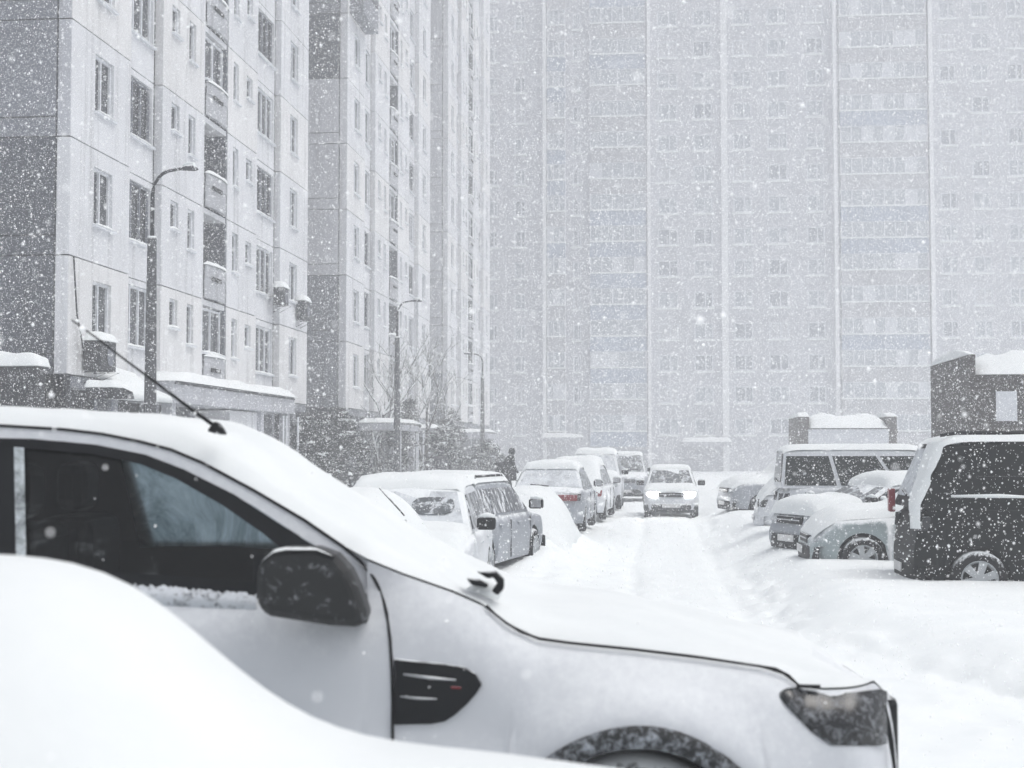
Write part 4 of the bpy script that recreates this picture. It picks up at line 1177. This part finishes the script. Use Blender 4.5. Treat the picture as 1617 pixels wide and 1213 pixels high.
# key curves (pixels of the photograph, turned into metres on the side of the truck)
gut = [(-900, 700), (-400, 672), (0, 672), (100, 678), (160, 685), (220, 697), (270, 710), (320, 731), (400, 774), (480, 821), (540, 862)]
gutP = [ps(*q) for q in gut]
hoodpx = [(580, 884), (640, 908), (715, 934), (765, 956), (800, 985), (850, 1009), (900, 1016), (1000, 1026), (1100, 1038), (1200, 1052), (1235, 1062), (1262, 1083), (1300, 1088), (1395, 1086)]
hoodP = [pk(x, y, D0 + .10) for x, y in hoodpx]
EU = [q.x for q in gutP] + [q.x for q in hoodP]; EZ = [q.z for q in gutP] + [q.z for q in hoodP]; ED = [q.y for q in gutP] + [q.y for q in hoodP]
EU.append(1.40); EZ.append(EZ[-1] - .10); ED.append(ED[-1] + .0)
# crown line down the middle of the truck
crn = [(-900, 655), (0, 640), (100, 641), (200, 649), (300, 655), (350, 661), (400, 680), (440, 703), (470, 728), (540, 776), (600, 808), (650, 842)]
CU = [(x - 808.5) / 388 for x, y in crn]; CZ = [CH - (y - 710) / 388 for x, y in crn]
for x, y in ((745, 900), (850, 940), (1000, 972), (1117, 1000), (1240, 1030), (1330, 1062)):
    CU.append((x - 808.5) / 388); CZ.append(CH - (y - 710) / 388)
CU.append(1.44); CZ.append(CZ[-1] - .13)
US = sorted(set(list(np.linspace(-4.0, 1.2, 120)) + list(np.linspace(1.2, 1.40, 14))))
def front_in(u): return 0.0 if u < 1.12 else (u - 1.12) ** 2 * 5.5
rows = []; base_rows = []
for u in US:
    if u < -2.75: continue
    g = float(np.interp(u, EU, EZ)); c_ = float(np.interp(u, CU, CZ)) - .062 * (1 - float(sstep(-.3, .5, u))); dn = float(np.interp(u, EU, ED)) + front_in(u)
    df = 2 * DM - dn
    row = []; rb = []
    for j in range(41):
        t = j / 40; v = 2 * t - 1
        e = max(0.0, 1 - abs(v) ** 5) ** .55
        z = g + .004 + (c_ - g) * e + (.035 * (1 - abs(v) ** 20) * (1 + float(fbm(u * 1.5, v * 2, 4, 3))))
        row.append((u, dn + (df - dn) * t, z)); rb.append((u, dn + (df - dn) * t, g - .03 + (c_ - g) * e * .5 - .03 * (u > 1.1)))
    rows.append(row); base_rows.append(rb)
m_ = MB(); m_.grid(rows); m_.build('snow_cover', SNOW_SOFT, truck, OFF, smooth=True, fix=False)
m_ = MB(); m_.grid(base_rows); m_.build('roof', P_PICK, truck, OFF, smooth=True, fix=False)
# lower body
def belt_z(u):
    fx = [-4.1, -.70, -.42, -.30] ; fz = [BELT + .01, BELT - .0, BELT + .02, 1.52]
    if u < -.50: return float(np.interp(u, [-4.1, -1.2, -.88, -.50], [1.545, 1.535, 1.50, 1.52]))
    return min(float(np.interp(u, EU, EZ)) - .004, 1.62)
AC = (.42, .60); AR = .44      # front arch centre (u, z), radius
AC2 = (-2.80, .62)
su = {-.501, -.499} | set(np.linspace(-4.0, 1.12, 110)) | set(np.linspace(1.12, 1.40, 16))
for c_ in (AC[0], AC2[0]):
    for k in range(25): su.add(c_ - AR + 2 * AR * k / 24)
su = sorted(su)
def shoulder(u, z):
    zs = 1.52 if u < -.5 else 1.52 + (belt_z(u) - 1.52) * float(sstep(-.5, .0, u))
    q = max(0.0, zs - z)
    return .10 * math.exp(-q / .10) + .02 * math.exp(-((q - .42) / .10) ** 2)
def side_rows(sgn):
    P = []
    for u in su:
        zt = belt_z(u)
        lo = .42
        arch = 0.0
        for c_ in (AC, AC2):
            if abs(u - c_[0]) < AR: lo = max(lo, c_[1] + math.sqrt(max(0, AR * AR - (u - c_[0]) ** 2)))
        row = []
        for k in range(15):
            t = k / 14
            z = lo + (zt - lo) * t
            q = (zt - z)
            d = D0 + shoulder(u, z)
            d += .05 * (max(0, .75 - z) / .35) ** 2 * .6
            for c_ in (AC, AC2):
                rr2 = math.hypot(u - c_[0], z - c_[1])
                d -= .065 * math.exp(-(max(0, rr2 - AR - .04) / .13) ** 2) * (1 if z < zt - .12 else max(0, (zt - z) / .12))
            d += front_in(u)
            uu = u + (zt - z) * .05 * float(sstep(1.0, 1.3, u))
            row.append((uu, d if sgn > 0 else 2 * DM - d, z))
        P.append(row)
    return P
A_ = side_rows(1); B_ = side_rows(-1)
m_ = MB(); m_.grid(A_); m_.grid([r_[::-1] for r_ in B_])
# nose and tail closing faces
for idx in (-1, 0):
    ra, rb = A_[idx], B_[idx]
    m_.add(ra + rb[::-1], [tuple(range(len(ra) * 2))])
# bed and cowl lid
lid = []
for u in su:
    z = belt_z(u) - .002; d = D0 + .10 + front_in(u)
    if u < -2.6 or u > -.45: lid.append([(u, d + (2 * DM - 2 * d) * k / 6, z - .01) for k in range(7)])
    else:
        if lid and len(lid) > 1: m_.grid(lid)
        lid = []
m_.grid(lid)
m_.build('body', P_PICK, truck, OFF, smooth=True)
# greenhouse side, near: strip between gutter and window outline; frame; glass
wout = [(-900, 712), (-400, 692), (0, 692), (50, 693), (150, 702), (230, 718), (290, 741), (370, 781), (440, 826), (502, 866), (520, 874)]
wout2 = [(-900, 712), (-400, 692), (0, 692), (100, 697), (160, 704), (220, 716), (270, 733), (320, 756), (400, 799), (480, 851), (520, 874)]
def mirror(v): return Vector((v.x, 2 * DM - v.y, v.z))
cabm = MB()
for mf in (lambda v: v, mirror):
    P = [[mf(ps(*a)), mf(ps(*b_))] for a, b_ in zip(gut, wout2)]
    cabm.grid(P)
    # rear of cab pillar and A-pillar foot
    cabm.add([mf(v) for v in (ps(540, 862), ps(520, 874), ps(582, 965), ps(615, 1000), ps(605, 905), ps(580, 884))], [(0, 1, 2, 3, 4, 5)])
m_ = MB()
m_.add([mirror(ps(*q_, .0)) for q_ in ((-30, 700), (40, 700), (60, 930), (-30, 930))], [(0, 1, 2, 3)])
m_.add([mirror(ps(*q_, .0)) for q_ in ((-400, 900), (520, 905), (560, 1010), (-400, 1010))], [(0, 1, 2, 3)])
m_.build('door_trim', BLACKV, truck, OFF)
cabm.add([(-2.72, dside(BELT), BELT), (-2.66, dside(2.05), 2.05), (-2.66, 2 * DM - dside(2.05), 2.05), (-2.72, 2 * DM - dside(BELT), BELT)], [(0, 1, 2, 3)])
cabm.build('cab_frame', P_PICK, truck, OFF, smooth=False)
# black surround (top band, B pillar, belt band)
top_out = [(-400, 692), (0, 692), (50, 693), (150, 702), (230, 718), (290, 741), (370, 781), (440, 826), (502, 866)]
top_in = [(-400, 700), (0, 706), (45, 708), (145, 717), (222, 733), (278, 756), (350, 797), (415, 842), (450, 872)]
m_ = MB()
m_.grid([[ps(*a, .008), ps(*b_, .008)] for a, b_ in zip(top_out, top_in)])
m_.add([ps(-16, 700, .008), ps(22, 700, .008), ps(26, 930, .008), ps(-14, 930, .008)], [(0, 1, 2, 3)])
m_.add([ps(-400, 898, .009), ps(200, 905, .009), ps(405, 918, .009), ps(520, 932, .009), ps(585, 975, .009), ps(580, 992, .009), ps(400, 945, .009), ps(180, 928, .009), ps(-400, 920, .009)], [tuple(range(9))])
m_.add([ps(450, 868, .0095), ps(504, 864, .0095), ps(560, 905, .0095), ps(586, 988, .0095), ps(480, 980, .0095), ps(400, 920, .0095), ps(400, 880, .0095)], [tuple(range(7))])
wf_ = m_.build('window_surround', PLASTIC, truck, OFF)
m_ = MB(); m_.add([ps(22, 706, .010), ps(38, 707, .010), ps(42, 928, .010), ps(26, 928, .010)], [(0, 1, 2, 3)]); m_.build('frost_strip', FROST, wf_, OFF)
def glass_side(off, mf, mat, name):
    m_ = MB()
    m_.add([mf(ps(*q, off)) for q in [(26, 704), (45, 706), (145, 715), (222, 731), (278, 754), (350, 795), (415, 840), (452, 872), (452, 925), (400, 925), (200, 912), (26, 915)]], [tuple(range(12))])
    g = m_.build(name, mat, truck, OFF)
    m_ = MB(); m_.add([mf(ps(*q, off)) for q in [(-380, 702), (-14, 706), (-12, 915), (-380, 915)]], [(0, 1, 2, 3)]); m_.build('rear_door_window', mat if mat is not FARGLASS else PLASTIC, truck, OFF)
glass_side(-.01, lambda v: v, CABGLASS, 'door_window')
glass_side(-.01, mirror, FARGLASS, 'door_window')
# cab interior: seat backs, dash, floor
m_ = MB()
for dd in (D0 + .33, D0 + 1.05):
    m_.box((-1.98, dd, 1.0), (-1.74, dd + .5, 1.72)); m_.box((-1.93, dd + .12, 1.74), (-1.80, dd + .38, 1.95))
m_.build('seat', BLACKV, truck, OFF, bevel=.05)
m_ = MB(); m_.box((-.95, D0 + .2, 1.15), (-.40, D0 + 1.66, 1.50)); m_.build('dashboard', BLACKV, truck, OFF, bevel=.05)
m_ = MB(); m_.box((-2.7, D0 + .16, .8), (-.4, D0 + 1.7, .95)); m_.box((-2.62, D0 + .2, .95), (-2.58, D0 + 1.66, 2.0)); m_.build('cab_floor', BLACKV, truck, OFF)
# steering wheel
m_ = MB(); pts = [(-.98 + .06 * math.sin(a), D0 + 1.30 + .18 * math.cos(a), 1.52 + .17 * math.sin(a)) for a in np.linspace(0, 2 * PI, 24)]
m_.tube(pts, .015, 6); m_.build('steering_wheel', BLACKV, truck, OFF)
# seams
def seam(px, name, rad=.0042, off=.0):
    m_ = MB(); m_.tube(px, rad, 6); return m_.build(name, BLACKV, truck, OFF, smooth=True)
gl_ = [(-400, 672), (0, 672), (100, 678), (160, 685), (220, 697), (270, 710), (320, 731), (400, 774), (480, 821), (540, 862), (568, 885), (590, 912)]
dl = [ps(*q, .004) for q in gl_]
for (x, y) in ((602, 935), (611, 970), (616, 1010), (619, 1060), (620, 1110), (620, 1200), (620, 1290)):
    u = pk(x, y, D0).x; z = pk(x, y, D0).z
    dl.append(pk(x, y, D0 + shoulder(u, z) - .003))
seam(dl, 'door_seam', .0058)
hs_ = [(768, 956), (782, 970), (800, 984), (822, 998), (850, 1008), (900, 1015), (1000, 1025), (1100, 1037), (1200, 1052), (1225, 1056), (1245, 1066), (1262, 1083)]
seam([pk(x, y, D0 + .085) for x, y in hs_], 'hood_seam', .0045)
m_ = MB(); m_.tube([pk(640, 905, D0 + .2), pk(690, 925, D0 + .2), pk(716, 933, D0 + .17)], [.003, .004, .006], 6)
m_.add([], []); m_.build('cowl_seam', PLASTIC, truck, OFF)
# wiper: pivot cap and stub of arm poking from the snow
m_ = MB()
m_.prism([pk(x, y, D0 + .10) for x, y in ((766, 905), (782, 903), (796, 916), (796, 930), (786, 941), (776, 934), (786, 922), (779, 913))], (0, .07, .0))
m_.prism([pk(x, y, D0 + .10) for x, y in ((736, 913), (756, 916), (772, 925), (768, 929), (744, 924))], (0, .05, .0))
m_.prism([pk(x, y, D0 + .12) for x, y in ((752, 903), (776, 903), (782, 912), (770, 914))], (0, .05, .0))
m_.build('wiper', PLASTIC, truck, OFF, bevel=.008)
m_ = MB(); m_.tube([pk(740, 938, D0 + .16), pk(757, 930, D0 + .2), pk(776, 933, D0 + .24), pk(788, 944, D0 + .24)], [.02, .035, .04, .02], 10); m_.build('snow_lump', SNOW, truck, OFF, smooth=True)
# fender vent panel
def on_side(px, py, off):
    z = pk(px, py, D0).z; zt = belt_z(pk(px, py, D0).x); q = zt - z
    u = pk(px, py, D0).x; d = D0 + shoulder(u, z) + front_in(u)
    rr2 = math.hypot(u - AC[0], z - AC[1]); d -= .065 * math.exp(-(max(0, rr2 - AR - .04) / .13) ** 2)
    return pk(px, py, d - off)
vent = [(622, 1041), (650, 1044), (700, 1049), (733, 1054), (750, 1064), (761, 1082), (752, 1096), (738, 1112), (718, 1130), (702, 1140), (680, 1144), (622, 1145)]
m_ = MB(); m_.prism([on_side(x, y, .016) for x, y in vent], (0, .03, 0)); vo = m_.build('fender_vent', PLASTIC, truck, OFF, bevel=.004)
m_ = MB()
for (x0, y0, x1, y1, r_) in ((637, 1065, 720, 1074, .006), (632, 1100, 690, 1104, .005)):
    m_.tube([on_side(x0, y0, .017), on_side((x0 + x1) / 2, (y0 + y1) / 2 + 1, .020), on_side(x1, y1, .017)], [r_ * .6, r_, r_ * .5], 6)
m_.build('vent_slat', CHROME, vo, OFF, smooth=True)
m_ = MB(); m_.prism([on_side(x, y, .018) for x, y in ((712, 1084), (728, 1085), (728, 1088), (712, 1087))], (0, .004, 0)); m_.build('badge', RED, vo, OFF)
# headlight
hl = [(1231, 1094), (1236, 1087), (1248, 1085), (1265, 1087), (1300, 1096), (1350, 1093), (1388, 1088), (1396, 1100), (1403, 1174), (1380, 1178), (1312, 1178), (1296, 1168), (1275, 1150), (1250, 1125)]
m_ = MB(); tx_ = [1231, 1240, 1258, 1280, 1310, 1350, 1390, 1401]; top_ = [1094, 1087, 1085.5, 1090, 1095, 1093, 1088, 1092]; bot_ = [1100, 1113, 1132, 1155, 1177, 1178, 1178, 1174]
P = []
for k in range(29):
    x = 1231 + 170 * k / 28; y0 = float(np.interp(x, tx_, top_)); y1 = float(np.interp(x, tx_, bot_))
    P.append([on_side(x, y0 + (y1 - y0) * q / 10, .004 + .014 * math.sin(PI * min(max(q / 10, .0), 1)) ** .4 * min(1, k / 3, (28 - k) / 1.5)) for q in range(11)])
m_.grid(P)
HL = glass_mat('headlight_lens', (0.012, 0.013, 0.015), .48, .80, (34, 34, 34), (.32, .34, .37), .15)
ho = m_.build('headlight', HL, truck, OFF, smooth=True)
m_ = MB(); m_.tube([on_side(1258, 1083, .012), on_side(1295, 1084, .012)], .007, 6); m_.build('headlight_trim', PLASTIC, ho, OFF)
# front grille edge strip and bumper
m_ = MB()
m_.tube([pk(x, y, D0 + .16) for x, y in ((1397, 1112), (1402, 1140), (1407, 1170), (1411, 1200), (1415, 1235))], [.004, .009, .010, .007, .006], 8); m_.build('grille_edge', PLASTIC, truck, OFF, smooth=True)
m_ = MB(); m_.box((1.25, D0 + .50, .75), (1.44, 2 * DM - D0 - .50, 1.08)); m_.build('grille', PLASTIC, truck, OFF, bevel=.03)
m_ = MB(); P = []
for j in range(17):
    t = -1 + j / 8; d = DM + t * .90; u = 1.46 - .22 * abs(t) ** 2.2
    P.append([(u - .25, d, .45), (u, d, .48), (u + .02, d, .62), (u, d, .78), (u - .25, d, .80)])
m_.grid(P); m_.build('bumper', P_PICK, truck, OFF, smooth=True)
# wheels and liners
for (cu, cz) in (AC, AC2):
    for sgn in (1, -1):
        dn = D0 + .02 if sgn > 0 else 2 * DM - D0 - .02
        cz_ = .2 + .38
        m_ = MB(); m_.lathe([(.24, 0), (.33, -.01 * sgn), (.37, .02 * sgn), (.385, .06 * sgn), (.385, .22 * sgn), (.3, .26 * sgn)], (cu, dn, cz_), 'y', 40)
        wh = m_.build('wheel', RUBBER, truck, OFF, smooth=True)
        m_ = MB(); m_.lathe([(.24, .0), (.22, .03 * sgn), (.0, .05 * sgn)], (cu, dn, cz_), 'y', 30)
        for k in range(6):
            a = k * PI / 3
            m_.prism([(cu + math.cos(a + q) * rr3, dn + .02 * sgn, cz_ + math.sin(a + q) * rr3) for q, rr3 in ((-.35, .05), (.35, .05), (.16, .23), (-.16, .23))], (0, -.02 * sgn, 0))
        m_.build('rim', RIM, wh, OFF)
        m_ = MB(); yy = [.06 * sgn, .75 * sgn]
        m_.lathe([(AR - .01, .04 * sgn), (AR - .01, .45 * sgn), (.05, .45 * sgn)], (cu, D0 if sgn > 0 else 2 * DM - D0, cz), 'y', 40)
        m_.build('wheel_liner', BLACKV, truck, OFF)
# plastic arch lip with slush clinging to it
m_ = MB(); P = []
for k in range(33):
    a = PI * k / 32; ca, sa = math.cos(a), math.sin(a)
    P.append([(AC[0] + ca * rr3, D0 + dd, AC[1] + sa * rr3) for rr3, dd in ((AR - .03, .02), (AR - .03, -.075), (AR + .035, -.072), (AR + .045, -.05))])
m_.grid(P); SLUSH = glass_mat('slush_trim', (0.012, 0.013, 0.015), 0.47, 0.66, (30, 30, 30), (0.36, 0.39, 0.43), .7)
m_.build('arch_trim', SLUSH, truck, OFF, smooth=True)
# mirror
mo = [(404, 905), (408, 885), (425, 871), (450, 866), (500, 866), (530, 876), (552, 900), (566, 930), (578, 965), (582, 985), (560, 992), (520, 990), (470, 982), (425, 975), (407, 965), (403, 940)]
m_ = MB(); m_.prism([pk(x, y, D0 - .20) for x, y in mo], (0, .17, 0))
MIRM = glass_mat('mirror_shell', (0.010, 0.011, 0.012), 0.57, 0.72, (26, 26, 26), (0.36, 0.38, 0.40), 0.5)
mi = m_.build('mirror', MIRM, truck, OFF, bevel=.035, seg=4)
m_ = MB(); m_.prism([pk(x, y, D0 - .02) for x, y in ((500, 930), (575, 940), (580, 985), (520, 985))], (0, .12, 0)); m_.build('mirror_arm', PLASTIC, mi, OFF, bevel=.01)
m_ = MB(); P = []
for k in range(13):
    t = k / 12; x = 412 + 118 * t; y = float(np.interp(x, [412, 430, 450, 500, 530], [886, 871, 866.5, 866.5, 878]))
    hh = .009 * math.sin(PI * t) ** .5 * (1 + .4 * random.random())
    row = []
    for j in range(7):
        v = j / 6; b0 = pk(x, y + 2, D0 - .205 + .18 * v); row.append(b0 + Vector((0, 0, hh * math.sin(PI * v) ** .4)))
    P.append(row)
m_.grid(P); m_.build('snow_cap', SNOW, mi, OFF, smooth=True)
# crusted snow on the belt moulding
m_ = MB(); P = []
for k in range(60):
    t = k / 59; x = 170 + 235 * t; y0 = 921 + 18 * t ** 1.3; y1 = 958 + 14 * t
    jx = random.uniform(-3, 3); jy = random.uniform(-3, 3)
    P.append([ps(x, y0 + jy, .011), ps(x, y0 + 10, .030), ps(x + jx, (y0 + y1) / 2 + jy, .034), ps(x, y1 - 8, .028), ps(x, y1 + jy * .6, .012)])
m_.grid(P); m_.build('crusted_snow', CLUMP, truck, OFF, smooth=True)
# aerial
dA = D0 + .20
m_ = MB(); b0 = pk(343, 684, dA)
m_.prism([pk(x, y, dA) for x, y in ((326, 681), (333, 671), (337, 665), (345, 668), (352, 677), (357, 687), (340, 685))], (0, .035, 0)); an = m_.build('antenna', PLASTIC, truck, OFF, bevel=.006)
m_ = MB(); q = dA + .017
m_.tube([pk(338, 672, q), pk(300, 645, q), pk(250, 607, q), pk(200, 570, q), pk(150, 532, q), pk(113, 505, q)], [.0075, .0065, .005, .004, .0035, .003], 7); m_.build('mast', PLASTIC, an, OFF, smooth=True)

# ------------------------------------------------------------------ drifting steam low on the left is left to the haze; the air itself
m, n, l, b, o = nodes('haze')
n.remove(b)
pv = n.new('ShaderNodeVolumePrincipled')
pv.inputs['Color'].default_value = (0.96, 0.972, 0.995, 1)
pv.inputs['Density'].default_value = 0.0051
pv.inputs['Anisotropy'].default_value = 0.2
l.new(pv.outputs[0], o.inputs['Volume'])
hz = MB(); hz.box((-230, -70, -2), (230, 350, 49))
tag(hz.build('haze', m), 'pale snowy haze filling the whole street', 'haze', kind='stuff')

# ------------------------------------------------------------------ falling snow
def flakes(n_, z0, z1, rmin, rmax, power=3.0, side=1.25):
    u = rng.random(n_)
    dep = (z0 ** power + u * (z1 ** power - z0 ** power)) ** (1 / power)
    sx = (rng.random(n_) * 2 - 1) * .36 * side; sy = (rng.random(n_) * 2 - 1) * .27 * side
    c = np.stack([sx * dep, dep, sy * dep + dep * math.tan(PIT)], -1)
    ca, sa = math.cos(YAW), math.sin(YAW)
    P = np.stack([c[:, 0] * ca - c[:, 1] * sa, c[:, 0] * sa + c[:, 1] * ca, c[:, 2] + CH], -1)
    P = P[(P[:, 2] > ground_z(P[:, 0], P[:, 1])) & (P[:, 1] < 124) & (P[:, 2] < 48)]
    # keep clear of the pickup, which is solid
    lu = P[:, 0] * ca + P[:, 1] * sa; ld = -P[:, 0] * sa + P[:, 1] * ca
    k = (ld > D0 - .02) & (ld < D0 + WID) & (lu < 1.45) & (P[:, 2] < 2.2)
    k2 = (ld > 2.05) & (ld < 4.05) & (lu < 1.4) & (P[:, 2] < 1.9)
    k3 = (P[:, 0] < -13.2) & (P[:, 1] > 32.2)
    P = P[~(k | k2 | k3)]
    r_ = rmin + (rmax - rmin) * rng.random(len(P)) ** 2
    return P, r_
parts = [flakes(750, 1.2, 5.0, .0024, .0055), flakes(620000, 5.0, 34.0, .0026, .0080), flakes(300000, 34.0, 75.0, .008, .018), flakes(260000, 75.0, 123.0, .02, .045), flakes(1500, 2.2, 16.0, .006, .014)]
PP = np.concatenate([a for a, _ in parts]); RRr = np.concatenate([b_ for _, b_ in parts])
N = len(PP)
# small irregular double pyramids
oct_ = np.array([(1, 0, 0), (-.5, .87, 0), (-.5, -.87, 0), (0, 0, 1), (0, 0, -1)], float)
fa = np.array([(0, 1, 3), (1, 2, 3), (2, 0, 3), (1, 0, 4), (2, 1, 4), (0, 2, 4)])
jit = 1 + .35 * (rng.random((N, 5, 1)) - .5)
V = PP[:, None, :] + oct_[None] * RRr[:, None, None] * jit
me = bpy.data.meshes.new('falling_snow')
me.vertices.add(N * 5); me.vertices.foreach_set('co', V.reshape(-1).astype(np.float32))
T = (np.arange(N)[:, None, None] * 5 + fa[None]).reshape(-1)
me.loops.add(len(T)); me.loops.foreach_set('vertex_index', T.astype(np.int32))
me.polygons.add(len(T) // 3); me.polygons.foreach_set('loop_start', (np.arange(len(T) // 3) * 3).astype(np.int32))
me.polygons.foreach_set('use_smooth', np.zeros(len(T) // 3, bool))
m, n, l, b, o = nodes('snowflake')
b.inputs['Base Color'].default_value = (0.94, 0.95, 0.96, 1); b.inputs['Roughness'].default_value = 1
b.inputs['Specular IOR Level'].default_value = 0
me.materials.append(m); me.update(calc_edges=True)
tag(put('falling_snow', me), 'thick falling snowflakes in the air', 'falling snow', kind='stuff')
